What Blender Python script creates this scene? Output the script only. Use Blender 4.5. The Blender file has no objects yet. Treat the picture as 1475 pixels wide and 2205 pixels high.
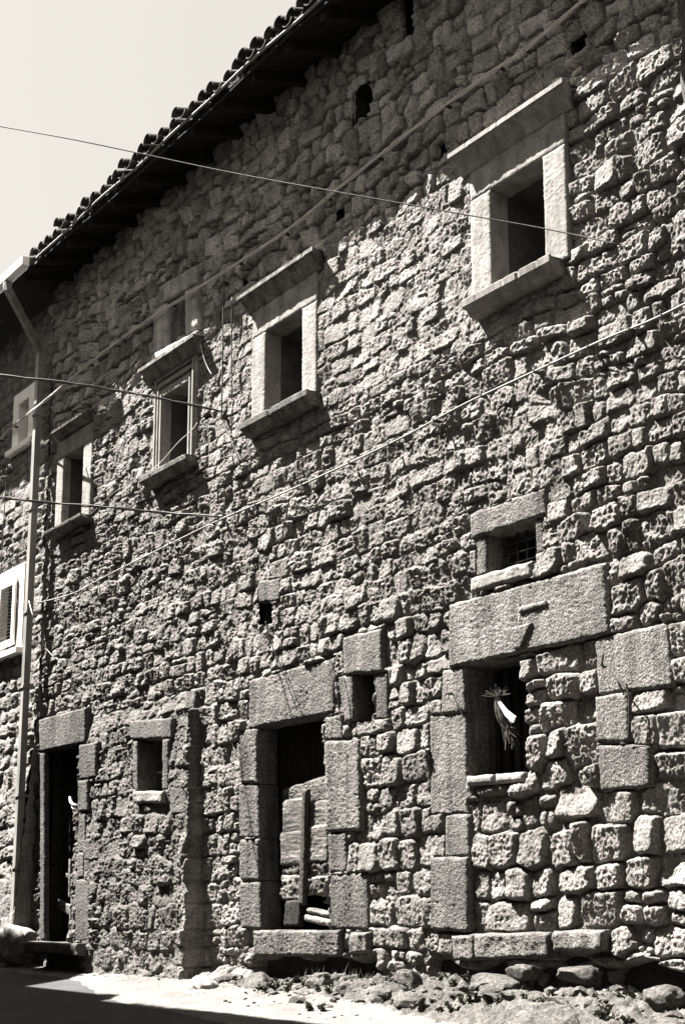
import bpy, math, random
import numpy as np
random.seed(7)
RS = np.random.RandomState(11)
D = bpy.data
SC = bpy.context.scene
COL = SC.collection

# ------------------------------------------------------------------ camera
CF, CPX, CPY = 3060.0, 737.5, 1376.0
PITCH = math.atan(624 / 3060.0)
TH = math.atan(2237 / (CF / math.cos(PITCH)))
HD = np.array([-math.cos(TH), math.sin(TH), 0.0])
FW = np.array([HD[0]*math.cos(PITCH), HD[1]*math.cos(PITCH), math.sin(PITCH)])
RT = np.array([HD[1], -HD[0], 0.0])
UP = np.cross(RT, FW)
CP = np.array([0.0, -9.0, 0.0])
cd = D.cameras.new('camera'); cam = D.objects.new('camera', cd); COL.objects.link(cam)
SC.camera = cam
cam.location = CP
cam.rotation_euler = (math.pi/2 + PITCH, 0, math.atan2(HD[1], HD[0]) - math.pi/2)
cd.sensor_fit = 'VERTICAL'; cd.sensor_height = 36; cd.sensor_width = 24
cd.lens = CF / 2205 * 36
cd.shift_y = (CPY - 1102.5) / 2205
cd.clip_end = 500; cd.clip_start = 0.05

def at(x, y, d=0.0):          # measured point of the photograph on the plane d metres in front of the facade
    r = FW + RT*(x-CPX)/CF - UP*(y-CPY)/CF
    return CP + r*((-d - CP[1])/r[1])
def proj(P):
    q = np.asarray(P, float) - CP; z = q @ FW
    return CPX + CF*(q @ RT)/z, CPY - CF*(q @ UP)/z

# ------------------------------------------------------------------ world and sun
SUN = np.array([-1.5, -1.0, 2.7]); SUN = SUN/np.linalg.norm(SUN)
w = D.worlds.new("World"); SC.world = w; w.use_nodes = True
nt = w.node_tree; nt.nodes.clear()
sky = nt.nodes.new('ShaderNodeTexSky'); sky.sky_type = 'NISHITA'; sky.sun_disc = False
sky.sun_elevation = math.asin(SUN[2]); sky.sun_rotation = math.atan2(SUN[0], SUN[1])
sky.dust_density = 2.0; sky.ozone_density = 1.0
bw = nt.nodes.new('ShaderNodeRGBToBW')
comb = nt.nodes.new('ShaderNodeMix'); comb.data_type = 'RGBA'; comb.blend_type = 'MULTIPLY'
comb.inputs[0].default_value = 1.0
flat = nt.nodes.new('ShaderNodeMix'); flat.data_type = 'FLOAT'; flat.inputs[0].default_value = 0.75
flat.inputs[3].default_value = 2.6
bg = nt.nodes.new('ShaderNodeBackground'); out = nt.nodes.new('ShaderNodeOutputWorld')
nt.links.new(sky.outputs[0], bw.inputs[0]); nt.links.new(bw.outputs[0], flat.inputs[2])
nt.links.new(flat.outputs[0], comb.inputs[6]); comb.inputs[7].default_value = (0.712, 0.688, 0.636, 1)
nt.links.new(comb.outputs[2], bg.inputs[0]); bg.inputs[1].default_value = 0.0515
nt.links.new(bg.outputs[0], out.inputs[0])
sl = D.lights.new('sun', 'SUN'); sl.energy = 5.0; sl.angle = math.radians(0.5); sl.color = (1.0, 0.955, 0.90)
so = D.objects.new('sun', sl); COL.objects.link(so)
from mathutils import Vector
so.rotation_euler = Vector(SUN).to_track_quat('Z', 'Y').to_euler()
so.location = (-20, -20, 40)
SC.view_settings.view_transform = 'Standard'; SC.view_settings.look = 'None'
SC.view_settings.exposure = 3.1; SC.view_settings.gamma = 1.0
SC.view_settings.use_curve_mapping = False

# ------------------------------------------------------------------ noise
_P = np.random.RandomState(3).permutation(4096).astype(np.int32)
_A = np.random.RandomState(4).rand(4096)*2*math.pi
_GX, _GY = np.cos(_A), np.sin(_A)
_RX, _RY = np.random.RandomState(5).rand(4096), np.random.RandomState(6).rand(4096)
def _h(ix, iy): return _P[(_P[ix & 4095] + iy) & 4095]
def pn(x, y):
    ix = np.floor(x).astype(np.int32); iy = np.floor(y).astype(np.int32)
    fx = x-ix; fy = y-iy
    u = fx*fx*fx*(fx*(fx*6-15)+10); v = fy*fy*fy*(fy*(fy*6-15)+10)
    def g(dx, dy):
        h = _h(ix+dx, iy+dy); return _GX[h]*(fx-dx) + _GY[h]*(fy-dy)
    a = g(0,0); b = g(1,0); c = g(0,1); d = g(1,1)
    return 1.5*((a+(b-a)*u)*(1-v) + (c+(d-c)*u)*v)
def fbm(x, y, o=4, gain=0.5, s=0.0):
    r = 0; a = 1; t = 0
    for i in range(o):
        r = r + a*pn(x*2.03**i + 17.3*i + s, y*2.03**i - 9.1*i + s*1.7); t += a; a *= gain
    return r/t
def billow(x, y, o=3, gain=0.5, s=0.0):
    r = 0; a = 1; t = 0
    for i in range(o):
        r = r + a*np.abs(pn(x*2.1**i + 7.7*i + s, y*2.1**i + 3.3*i - s)); t += a; a *= gain
    return r/t
def worley(x, y):
    ix = np.floor(x).astype(np.int32); iy = np.floor(y).astype(np.int32)
    best = np.full(np.shape(x), 9.0)
    for dx in (-1, 0, 1):
        for dy in (-1, 0, 1):
            h = _h(ix+dx, iy+dy)
            best = np.minimum(best, (ix+dx+_RX[h]-x)**2 + (iy+dy+_RY[h]-y)**2)
    return np.sqrt(best)
def sstep(a, b, x):
    t = np.clip((x-a)/(b-a), 0, 1); return t*t*(3-2*t)

# ------------------------------------------------------------------ materials
def mat(name, c1, c2=None, scale=3.0, rough=0.92, bump=0.5, bscale=40.0, bdist=0.01, fine=0.25, stretch=(1,1,1), tone=False, metal=0.0, pits=0.0, spec=0.2, streak=0.0):
    m = D.materials.new(name); m.use_nodes = True; n = m.node_tree; L = n.links.new
    b = n.nodes['Principled BSDF']; b.inputs['Roughness'].default_value = rough
    b.inputs['Specular IOR Level'].default_value = spec; b.inputs['Metallic'].default_value = metal
    tc = n.nodes.new('ShaderNodeTexCoord'); mp = n.nodes.new('ShaderNodeMapping'); mp.inputs['Scale'].default_value = stretch
    L(tc.outputs['Object'], mp.inputs[0])
    c2 = c2 or tuple(v*0.7 for v in c1)
    nz = n.nodes.new('ShaderNodeTexNoise'); nz.inputs['Scale'].default_value = scale; nz.inputs['Detail'].default_value = 6; nz.inputs['Roughness'].default_value = 0.65
    L(mp.outputs[0], nz.inputs['Vector'])
    rp = n.nodes.new('ShaderNodeValToRGB'); rp.color_ramp.elements[0].position = 0.35; rp.color_ramp.elements[1].position = 0.65
    rp.color_ramp.elements[0].color = (*c2, 1); rp.color_ramp.elements[1].color = (*c1, 1)
    L(nz.outputs[0], rp.inputs[0])
    nf = n.nodes.new('ShaderNodeTexNoise'); nf.inputs['Scale'].default_value = bscale*1.2; nf.inputs['Detail'].default_value = 5; nf.inputs['Roughness'].default_value = 0.7
    L(mp.outputs[0], nf.inputs['Vector'])
    mr = n.nodes.new('ShaderNodeMapRange'); mr.inputs[1].default_value = 0.38; mr.inputs[2].default_value = 0.6
    mr.inputs[3].default_value = 1-fine*1.6; mr.inputs[4].default_value = 1+fine*0.3; L(nf.outputs[0], mr.inputs[0])
    mx = n.nodes.new('ShaderNodeMix'); mx.data_type = 'RGBA'; mx.blend_type = 'MULTIPLY'; mx.inputs[0].default_value = 1
    L(rp.outputs[0], mx.inputs[6]); L(mr.outputs[0], mx.inputs[7]); last = mx.outputs[2]
    if tone:
        at_ = n.nodes.new('ShaderNodeAttribute'); at_.attribute_name = 'tone'
        m2 = n.nodes.new('ShaderNodeMix'); m2.data_type = 'RGBA'; m2.blend_type = 'MULTIPLY'; m2.inputs[0].default_value = 1
        L(last, m2.inputs[6]); L(at_.outputs['Fac'], m2.inputs[7]); last = m2.outputs[2]
    if streak > 0:
        ms = n.nodes.new('ShaderNodeMapping'); ms.inputs['Scale'].default_value = (7, 7, 0.7); L(tc.outputs['Object'], ms.inputs[0])
        ns = n.nodes.new('ShaderNodeTexNoise'); ns.inputs['Scale'].default_value = 1.0; ns.inputs['Detail'].default_value = 5; ns.inputs['Roughness'].default_value = 0.6; L(ms.outputs[0], ns.inputs['Vector'])
        r2_ = n.nodes.new('ShaderNodeMapRange'); r2_.inputs[1].default_value = 0.38; r2_.inputs[2].default_value = 0.56; r2_.inputs[3].default_value = 1-streak; r2_.inputs[4].default_value = 1.06; L(ns.outputs[0], r2_.inputs[0])
        m3 = n.nodes.new('ShaderNodeMix'); m3.data_type = 'RGBA'; m3.blend_type = 'MULTIPLY'; m3.inputs[0].default_value = 1
        L(last, m3.inputs[6]); L(r2_.outputs[0], m3.inputs[7]); last = m3.outputs[2]
    L(last, b.inputs['Base Color'])
    nb = n.nodes.new('ShaderNodeTexNoise'); nb.inputs['Scale'].default_value = bscale; nb.inputs['Detail'].default_value = 7; nb.inputs['Roughness'].default_value = 0.7
    L(mp.outputs[0], nb.inputs['Vector'])
    bp = n.nodes.new('ShaderNodeBump'); bp.inputs['Strength'].default_value = bump; bp.inputs['Distance'].default_value = bdist
    hsrc = nb.outputs[0]
    if pits > 0:
        vo = n.nodes.new('ShaderNodeTexVoronoi'); vo.inputs['Scale'].default_value = bscale*0.9
        L(mp.outputs[0], vo.inputs['Vector'])
        mm = n.nodes.new('ShaderNodeMath'); mm.operation = 'MULTIPLY_ADD'; mm.inputs[1].default_value = pits
        L(vo.outputs['Distance'], mm.inputs[0]); L(nb.outputs[0], mm.inputs[2]); hsrc = mm.outputs[0]
    L(hsrc, bp.inputs['Height']); L(bp.outputs[0], b.inputs['Normal'])
    return m
M = {}
M['rubble'] = mat('rubble limestone', (0.245,0.233,0.22), (0.14,0.133,0.125), 4.0, bump=0.9, bscale=38, bdist=0.018, fine=0.35, tone=True, pits=0.5, streak=0.18)
M['mortar'] = mat('old lime mortar', (0.18,0.171,0.161), (0.10,0.095,0.09), 3.0, bump=0.9, bscale=45, bdist=0.014, fine=0.4, tone=True)
M['dressed'] = mat('pitted dressed stone', (0.132,0.126,0.119), (0.075,0.072,0.068), 2.2, bump=0.8, bscale=48, bdist=0.014, fine=0.45, pits=0.7, tone=True, streak=0.40)
M['pale'] = mat('pale dressed limestone', (0.235,0.225,0.212), (0.15,0.143,0.135), 5.0, bump=0.5, bscale=40, bdist=0.006, fine=0.2, tone=True, streak=0.22)
M['weathered'] = mat('weathered cornice stone', (0.21,0.2,0.188), (0.09,0.086,0.081), 5.0, bump=0.7, bscale=40, bdist=0.008, fine=0.35, tone=True, streak=0.4)
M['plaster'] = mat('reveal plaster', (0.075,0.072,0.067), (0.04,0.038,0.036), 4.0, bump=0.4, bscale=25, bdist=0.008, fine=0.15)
M['dark'] = mat('dark inner plaster', (0.03,0.029,0.028), (0.015,0.015,0.015), 3.0, bump=0.3, bscale=20)  # near black plaster for rooms, sockets and backings
M['white'] = mat('white painted render', (0.84,0.81,0.765), (0.76,0.73,0.69), 3.0, bump=0.15, bscale=30, bdist=0.003, fine=0.04, rough=0.7)
M['shutter'] = mat('grey green shutter paint', (0.30,0.30,0.285), (0.25,0.25,0.24), 6, bump=0.1, fine=0.05, rough=0.6)
M['pipe'] = mat('painted metal downpipe', (0.24,0.23,0.216), (0.16,0.153,0.144), 2.5, bump=0.08, bscale=12, fine=0.10, rough=0.55, spec=0.4, stretch=(1,1,0.4), streak=0.3)
M['tile'] = mat('old clay roof tile', (0.07,0.065,0.06), (0.025,0.023,0.022), 7.0, bump=0.8, bscale=30, bdist=0.01, fine=0.4, tone=True)
M['wood'] = mat('weathered timber', (0.022,0.02,0.019), (0.009,0.0085,0.008), 6.0, bump=0.8, bscale=18, bdist=0.01, fine=0.35, stretch=(1,1,0.25))
M['palewood'] = mat('bleached boards', (0.17,0.161,0.15), (0.045,0.043,0.04), 5.0, bump=1.0, bscale=20, bdist=0.012, fine=0.5, stretch=(0.15,1,1.6))
M['cable'] = mat('grey cable sheath', (0.07,0.067,0.064), (0.04,0.04,0.04), 5, bump=0.1, fine=0.1, rough=0.6)
M['palecable'] = mat('pale cable sheath', (0.19,0.182,0.172), (0.13,0.124,0.117), 5, bump=0.1, fine=0.1, rough=0.6)
M['string'] = mat('pale string', (0.42,0.40,0.38), (0.34,0.33,0.31), 5, bump=0.1, fine=0.1)
M['iron'] = mat('rusty iron', (0.05,0.045,0.04), (0.025,0.023,0.02), 12, bump=0.4, fine=0.3, rough=0.75)
M['asphalt'] = mat('old asphalt', (0.044,0.044,0.046), (0.028,0.028,0.03), 1.2, bump=0.5, bscale=90, bdist=0.006, fine=0.3)
M['dust'] = mat('pale dusty verge', (0.14,0.132,0.123), (0.08,0.076,0.07), 2.5, bump=0.7, bscale=35, bdist=0.015, fine=0.3)
M['rock'] = mat('bedrock ledge', (0.10,0.095,0.089), (0.035,0.033,0.031), 3.0, bump=0.9, bscale=30, bdist=0.02, fine=0.4, pits=0.4)
M['leaf'] = mat('dusty weed leaf', (0.13,0.13,0.11), (0.07,0.07,0.06), 8, bump=0.1, fine=0.2)
M['straw'] = mat('dried stems', (0.09,0.084,0.07), (0.045,0.04,0.035), 8, bump=0.1, fine=0.3)
M['paper'] = mat('white paper', (0.5,0.485,0.46), (0.42,0.41,0.39), 8, bump=0.05, fine=0.05)
M['farwall'] = mat('grey village render', (0.07,0.067,0.063), (0.05,0.048,0.045), 1.0, bump=0.5, bscale=12, bdist=0.02, fine=0.2)
M['piershade'] = mat('coarse lime render', (0.12,0.115,0.108), (0.06,0.057,0.054), 3.0, bump=0.9, bscale=16, bdist=0.03, fine=0.35)

# ------------------------------------------------------------------ object helpers
ORG = {}
def link(o): COL.objects.link(o); return o
def thing(name, label, cat, loc, group=None):
    o = link(D.objects.new(name, None)); o.location = loc; o.empty_display_size = 0.3
    o['label'] = label; o['category'] = cat
    if group: o['group'] = group
    ORG[o.name] = np.array(loc, float); return o
def worg(p): return ORG.get(p.name, np.zeros(3)) if p else np.zeros(3)
def mk(name, V, Fq, m, parent=None, smooth=True, tone=None, org=None, T=None):
    V = np.asarray(V, np.float32).reshape(-1, 3)
    if parent is not None: o3 = worg(parent)
    elif org is not None: o3 = np.asarray(org, float)
    else: o3 = np.zeros(3)
    V = V - o3.astype(np.float32)
    me = D.meshes.new(name)
    loops = []; sizes = []
    if Fq is not None and len(Fq):
        if isinstance(Fq, np.ndarray):
            loops.append(Fq.astype(np.int32).ravel()); sizes.append(np.full(len(Fq), Fq.shape[1], np.int32))
        else:
            loops.append(np.array([i for f in Fq for i in f], np.int32)); sizes.append(np.array([len(f) for f in Fq], np.int32))
    if T is not None and len(T):
        loops.append(T.astype(np.int32).ravel()); sizes.append(np.full(len(T), 3, np.int32))
    loops = np.concatenate(loops); sizes = np.concatenate(sizes)
    me.vertices.add(len(V)); me.vertices.foreach_set('co', V.ravel())
    me.loops.add(len(loops)); me.loops.foreach_set('vertex_index', loops)
    me.polygons.add(len(sizes))
    st = np.zeros(len(sizes), np.int32); st[1:] = np.cumsum(sizes)[:-1]
    me.polygons.foreach_set('loop_start', st); me.polygons.foreach_set('loop_total', sizes)
    me.polygons.foreach_set('use_smooth', np.full(len(sizes), bool(smooth)))
    if tone is None: tone = 1.0
    a = me.attributes.new('tone', 'FLOAT', 'POINT')
    a.data.foreach_set('value', np.broadcast_to(np.asarray(tone, np.float32), (len(V),)).astype(np.float32).copy())
    me.materials.append(m); me.update(calc_edges=True)
    o = link(D.objects.new(name, me))
    if parent is not None: o.parent = parent; ORG[o.name] = o3.copy()
    else: o.location = o3; ORG[o.name] = o3.copy()
    return o
def top(o, label, cat, group=None, kind=None):
    if label: o['label'] = label
    if cat: o['category'] = cat
    if group: o['group'] = group
    if kind: o['kind'] = kind
    return o
class MB:
    def __init__(s): s.v = []; s.f = []
    def box(s, a, b):
        (x0,y0,z0), (x1,y1,z1) = a, b; n = len(s.v)
        s.v += [(x0,y0,z0),(x1,y0,z0),(x1,y1,z0),(x0,y1,z0),(x0,y0,z1),(x1,y0,z1),(x1,y1,z1),(x0,y1,z1)]
        s.f += [(n,n+3,n+2,n+1),(n+4,n+5,n+6,n+7),(n,n+1,n+5,n+4),(n+1,n+2,n+6,n+5),(n+2,n+3,n+7,n+6),(n+3,n,n+4,n+7)]
        return s
    def prism(s, prof, x0, x1):      # profile (y,z) extruded along x
        n = len(s.v); k = len(prof)
        s.v += [(x0,y,z) for y,z in prof] + [(x1,y,z) for y,z in prof]
        s.f += [(n+i, n+(i+1)%k, n+k+(i+1)%k, n+k+i) for i in range(k)]
        s.f += [tuple(n+i for i in range(k))[::-1], tuple(n+k+i for i in range(k))]
        return s
    def add(s, V, F):
        n = len(s.v); s.v += [tuple(v) for v in V]; s.f += [tuple(i+n for i in f) for f in F]; return s
    def build(s, name, m, parent=None, **k): return mk(name, s.v, s.f, m, parent, **k)
def tube_geo(pts, r, n=6, cap=True):
    pts = np.asarray(pts, float); K = len(pts)
    t = np.gradient(pts, axis=0); t /= np.linalg.norm(t, axis=1)[:, None]+1e-9
    ref = np.array([0,0,1.0]) if abs(t[:,2]).mean() < 0.8 else np.array([0,1.0,0])
    a = np.cross(t, ref); a /= np.linalg.norm(a, axis=1)[:, None]+1e-9; b = np.cross(t, a)
    rr = np.broadcast_to(np.asarray(r, float), (K,))
    ang = np.arange(n)*2*math.pi/n
    V = pts[:,None,:] + rr[:,None,None]*(a[:,None,:]*np.cos(ang)[None,:,None] + b[:,None,:]*np.sin(ang)[None,:,None])
    F = [(k*n+i, k*n+(i+1)%n, (k+1)*n+(i+1)%n, (k+1)*n+i) for k in range(K-1) for i in range(n)]
    if cap: F += [tuple(range(n))[::-1], tuple((K-1)*n+i for i in range(n))]
    return V.reshape(-1,3), F
def spline(P, n=10):
    P = np.asarray(P, float)
    if len(P) < 3: return P[0] + (P[-1]-P[0])*np.linspace(0,1,n)[:,None]
    Q = np.vstack([2*P[0]-P[1], P, 2*P[-1]-P[-2]]); o = []
    for i in range(1, len(Q)-2):
        for t in np.linspace(0, 1, n, endpoint=False):
            o.append(0.5*((2*Q[i]) + (-Q[i-1]+Q[i+1])*t + (2*Q[i-1]-5*Q[i]+4*Q[i+1]-Q[i+2])*t*t + (-Q[i-1]+3*Q[i]-3*Q[i+1]+Q[i+2])*t**3))
    o.append(P[-1]); return np.array(o)

SEED = [0]
def block(name, q, m, parent, d=0.04, back=0.28, amp=0.0055, bev=0.016, res=0.013, wob=0.014, tone=1.0, lump=0.0, fr=26):
    """a squared stone: q = four (u,z) corners TL,TR,BR,BL; front face d metres proud, sides run back into the wall"""
    SEED[0] += 1; s = SEED[0]*3.71
    q = [np.array(p, float) for p in q]
    wdt = max(np.linalg.norm(q[1]-q[0]), np.linalg.norm(q[2]-q[3])); hgt = max(np.linalg.norm(q[3]-q[0]), np.linalg.norm(q[2]-q[1]))
    nx = int(np.clip(wdt/res/1.3, 3, 110)); ny = int(np.clip(hgt/res, 3, 130))
    S, T = np.meshgrid(np.linspace(0,1,nx+1), np.linspace(0,1,ny+1))
    P = (q[0][None,None]*(1-S)[...,None]*(1-T)[...,None] + q[1][None,None]*S[...,None]*(1-T)[...,None]
         + q[2][None,None]*S[...,None]*T[...,None] + q[3][None,None]*(1-S)[...,None]*T[...,None])
    U = P[...,0]; Z = P[...,1]
    e = np.minimum(np.minimum(S, 1-S)*wdt, np.minimum(T, 1-T)*hgt)
    edge = sstep(0, 0.03, e)
    U = U + wob*fbm(U*4+s, Z*4, 2)*(1-edge*0.7); Z = Z + wob*fbm(U*4+s+50, Z*4+9, 2)*(1-edge*0.7)
    h = amp*(fbm(U*fr+s, Z*fr, 4, 0.65)*1.4 - 0.8*(worley(U*fr*1.1+s, Z*fr*1.1) < 0.33))
    h = h*(0.55+0.9*np.clip(fbm(U*2.5+s, Z*2.5, 2)+0.5, 0, 1)) + (lump+amp*0.9)*fbm(U*5+s, Z*5, 3)
    chip = np.clip(fbm(U*6+s, Z*6+s, 3)*0.5+0.3, 0, 1)
    h = h - bev*(1+2.2*chip)*(1-sstep(0, 0.022+0.03*chip, e))**2
    Y = -(d + h)
    V = np.stack([U, Y, Z], -1).reshape(-1,3)
    W = nx+1
    idx = (np.arange(ny)[:,None]*W + np.arange(nx)[None]).ravel()
    F = [np.stack([idx, idx+W, idx+W+1, idx+1], 1)]
    ring = list(range(0, nx)) + [r*W+nx for r in range(0, ny)] + [ny*W+c for c in range(nx, 0, -1)] + [r*W for r in range(ny, 0, -1)]
    ring = np.array(ring); n0 = len(V); nv = n0
    B1 = V[ring].copy(); B1[:,1] += 0.02+bev; B2 = V[ring].copy(); B2[:,1] = -d + back
    V = np.vstack([V, B1, B2]); k = len(ring); j = np.arange(k); j2 = (j+1) % k
    F.append(np.stack([ring[j], ring[j2], n0+j2, n0+j], 1))
    F.append(np.stack([n0+j, n0+j2, n0+k+j2, n0+k+j], 1))
    tv = np.ones(len(V)); tv[:nv] = (1+0.30*fbm(U*1.6+s, Z*1.6, 3)+0.18*fbm(U*7+s, Z*4, 3)).ravel()
    return mk(name, V, np.vstack(F), m, parent, tone=np.clip(tone*tv, .35, 1.7))
def rect(u0, u1, z0, z1): return [(u0,z1),(u1,z1),(u1,z0),(u0,z0)]
def pq(*pts, d=0.04):               # pixel corners TL,TR,BR,BL -> (u,z) corners
    return [tuple(at(x, y, d)[[0,2]]) for x, y in pts]
def inpoly(U, Z, q, grow=0.0):
    q = np.array(q, float); c = q.mean(0); r = np.ones(U.shape, bool); dist = np.full(U.shape, 9.0)
    for i in range(4):
        a = q[i]; b = q[(i+1)%4]; n = np.array([b[1]-a[1], -(b[0]-a[0])]); n = n/np.linalg.norm(n)
        if (c-a) @ n < 0: n = -n
        dist = np.minimum(dist, (U-a[0])*n[0] + (Z-a[1])*n[1])
    return dist + grow            # positive inside

# ------------------------------------------------------------------ layout of the masonry surface
def make_wall(root, ucoord, z0, z1, dz, base, holes, zones, seed, nparts, mortar_name='mortar'):
    rs = np.random.RandomState(seed)
    zc = np.arange(z0, z1, dz)
    U, Z = np.meshgrid(ucoord, zc); ny, nx = U.shape
    wu = U + 0.05*fbm(U*0.9, Z*0.9+seed, 3) + 0.02*fbm(U*4, Z*4+seed, 2)
    wz = Z + 0.10*fbm(U*0.45+3, Z*0.5+seed, 2) + 0.03*fbm(U*3+9, Z*3, 2)
    F1 = np.full(U.shape, 9.0, np.float32); F2 = F1.copy(); LB = np.zeros(U.shape, np.int32); SZ = np.full(U.shape, 0.1, np.float32)
    st = []; zz = z0-0.1
    while zz < z1+0.2:
        zn = zones(ucoord.mean(), zz); ch = rs.uniform(0.21, 0.33) if zz < 3.1 else rs.uniform(0.16, 0.26)
        x = ucoord[0]-0.2-rs.rand()*0.3
        while x < ucoord[-1]+0.3:
            zn = zones(x, zz); wd = rs.uniform(*zn['w'])
            jit = zn['jit']; r = rs.rand()
            if r < zn['split']:
                f = rs.uniform(0.35, 0.65)
                for (c, hh) in ((f/2, f), (f+(1-f)/2, 1-f)):
                    k2 = rs.randint(1, 3)
                    for t in range(k2):
                        st.append((x+wd*(t+0.5)/k2+rs.normal()*jit*0.5, zz+ch*c, wd/2/k2, ch*hh/2, zn['p']))
            else:
                gh = 1.0 + (0.25 if rs.rand() < 0.12 else 0)
                st.append((x+wd/2+rs.normal()*jit, zz+ch/2+rs.normal()*jit*0.6, wd/2*rs.uniform(0.92,1.06), ch/2*gh*rs.uniform(0.92,1.06), zn['p']))
            x += wd
        zz += ch
    off = np.zeros(len(st)+1); tu = off.copy(); tv = off.copy(); tn = np.ones(len(st)+1); rnd = rs.rand(len(st)+1)*100
    cu = off.copy(); cz = off.copy()
    for i, (a, b, w_, h_, p) in enumerate(st, 1):
        i0, i1 = np.searchsorted(ucoord, (a-w_*1.9-0.1, a+w_*1.9+0.1)); j0 = max(0, int((b-h_*2.1-0.15-z0)/dz)); j1 = min(ny, int((b+h_*2.1+0.15-z0)/dz)+1)
        if i1 <= i0 or j1 <= j0: continue
        sl_ = (slice(j0, j1), slice(i0, i1))
        f = ((np.abs(wu[sl_]-a)/w_)**p + (np.abs(wz[sl_]-b)/h_)**p)**(1/p)
        f1 = F1[sl_]; f2 = F2[sl_]
        nw = f < f1
        F2[sl_] = np.where(nw, f1, np.minimum(f2, f)); F1[sl_] = np.where(nw, f, f1)
        LB[sl_] = np.where(nw, i, LB[sl_]); SZ[sl_] = np.where(nw, min(w_, h_), SZ[sl_])
        zn = zones(a, b)
        off[i] = rs.normal()*zn['off']; tu[i] = rs.normal()*0.10*zn['tilt']; tv[i] = rs.normal()*0.14*zn['tilt']; cu[i] = a; cz[i] = b
        tn[i] = np.clip(rs.normal(1.0, zn['tn']), 0.62, 1.3)
    E = np.minimum((F2-F1)*0.5, 1.12-F1)*SZ*1.15
    removed = np.zeros(U.shape, bool)
    for q in holes:
        di = inpoly(U, Z, q)
        E = np.where(di > -0.2, np.minimum(E, -di+0.016+0.016*fbm(U*6, Z*6, 2)), E)
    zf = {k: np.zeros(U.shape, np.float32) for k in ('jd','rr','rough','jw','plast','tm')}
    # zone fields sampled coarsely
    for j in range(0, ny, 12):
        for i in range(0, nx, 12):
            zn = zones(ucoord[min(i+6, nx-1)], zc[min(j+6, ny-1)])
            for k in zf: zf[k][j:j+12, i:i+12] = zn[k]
    jw = zf['jw']*(0.7+0.9*np.clip(fbm(U*3, Z*3+seed, 2)+0.4, 0, 1)); rr = zf['rr']*(0.7+0.6*np.clip(fbm(U*5+4, Z*5, 2)+0.5, 0, 1))
    prof = np.sin(np.clip((E-jw*0.3)/rr, 0, 1)*math.pi/2)
    ru = U + rnd[LB]; rz = Z + rnd[LB]*1.37
    rpt = np.clip(rs.normal(0.6, 0.6, len(st)+1), 0, 1.8); rst = np.clip(rs.normal(1.0, 0.35, len(st)+1), 0.3, 1.6); R = zf['rough']*rst[LB]
    n1 = fbm(ru*5, rz*5, 3, 0.5)
    n2 = billow(ru*9, rz*6.5, 3, 0.6, s=seed)
    n3 = billow(U*15+2.0*fbm(U*4, Z*4, 2), Z*7.5, 3, 0.6)
    n4 = fbm(U*34, Z*30, 2, 0.6)
    n5 = billow(U*24+1.5*n1, Z*13, 2, 0.6)
    pit = np.clip(0.42-worley(U*10+rnd[LB]*0.1, Z*8), 0, 1)
    stone_h = off[LB] + np.clip(tu[LB]*(U-cu[LB]), -.03, .03) + np.clip(tv[LB]*(Z-cz[LB]), -.03, .03) \
        + (0.014+0.010*R)*n1 + (0.010+0.014*R)*(n2-0.25) + 0.028*R*(n3-0.22) + (0.006+0.013*R)*n4 + 0.030*np.clip(R-0.2,0,1)*(n5-0.25) - (0.004+0.024*R)*pit*rpt[LB] + 0.006
    pl = sstep(0.08, 0.35, fbm(U*0.8+11, Z*0.8+seed, 3) + zf['plast'])         # patches where old render fills the joints
    jd = zf['jd']*(1-0.75*pl)
    Hh = stone_h*prof*(1-0.25*pl) + jd*(prof-1) + (1-prof)*(0.018*n1+0.014*n4+0.03*(n3-.25))
    Hh = Hh + 0.035*fbm(U*0.6, Z*0.6+seed*2, 3)
    bD = base(U, Z)
    Y = -(bD + Hh)
    uj = 0.006*fbm(U*20, Z*20+5, 2); zj = 0.006*fbm(U*20+8, Z*20, 2)
    # quads
    I = (np.arange(ny-1)[:,None]*nx + np.arange(nx-1)[None])
    cU = (U[:-1,:-1]+U[1:,1:])/2; cZ = (Z[:-1,:-1]+Z[1:,1:])/2
    keep = np.ones(I.shape, bool)
    for q in holes: keep &= inpoly(cU, cZ, q, 0.03 if q in OPEN else -0.012) < 0
    lab = LB[:-1,:-1].copy(); ec = (E[:-1,:-1]+E[1:,1:])/2
    lab[ec < 0.3*jw[:-1,:-1]+0.003] = 0
    lab = np.where(keep, lab, -1)
    Vall = np.stack([U+uj, Y, Z+zj], -1).reshape(-1,3).astype(np.float32)
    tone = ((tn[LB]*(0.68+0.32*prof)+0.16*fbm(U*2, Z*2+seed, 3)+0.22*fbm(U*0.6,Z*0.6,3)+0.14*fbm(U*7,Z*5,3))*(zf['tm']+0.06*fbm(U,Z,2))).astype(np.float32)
    tmort = (0.95+0.25*fbm(U*3, Z*3, 3)).astype(np.float32).ravel()
    tone = tone.ravel()
    flat_ = lab.ravel(); order = np.argsort(flat_, kind='stable'); sf = flat_[order]; idx = I.ravel()[order]
    uniq, start, cnt = np.unique(sf, return_index=True, return_counts=True)
    groups = {int(a): idx[b:b+c] for a, b, c in zip(uniq, start, cnt) if a >= 0}
    def emit(name, ids, m, tvals):
        q4 = np.stack([ids, ids+1, ids+nx+1, ids+nx], 1)
        u_, inv = np.unique(q4.ravel(), return_inverse=True)
        return mk(name, Vall[u_], inv.reshape(-1,4), m, root, tone=tvals[u_])
    # share of the picture each stone takes
    def inview(k):
        p = (cu[k], -base(np.array([cu[k]]), np.array([cz[k]]))[0], cz[k]); x, y = proj(p)
        return -60 < x < 1535 and -60 < y < 2265
    ks = [k for k in groups if k > 0]
    def dens(k): return (9.0/max(6.0, abs(cu[k])))**1.0
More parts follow.
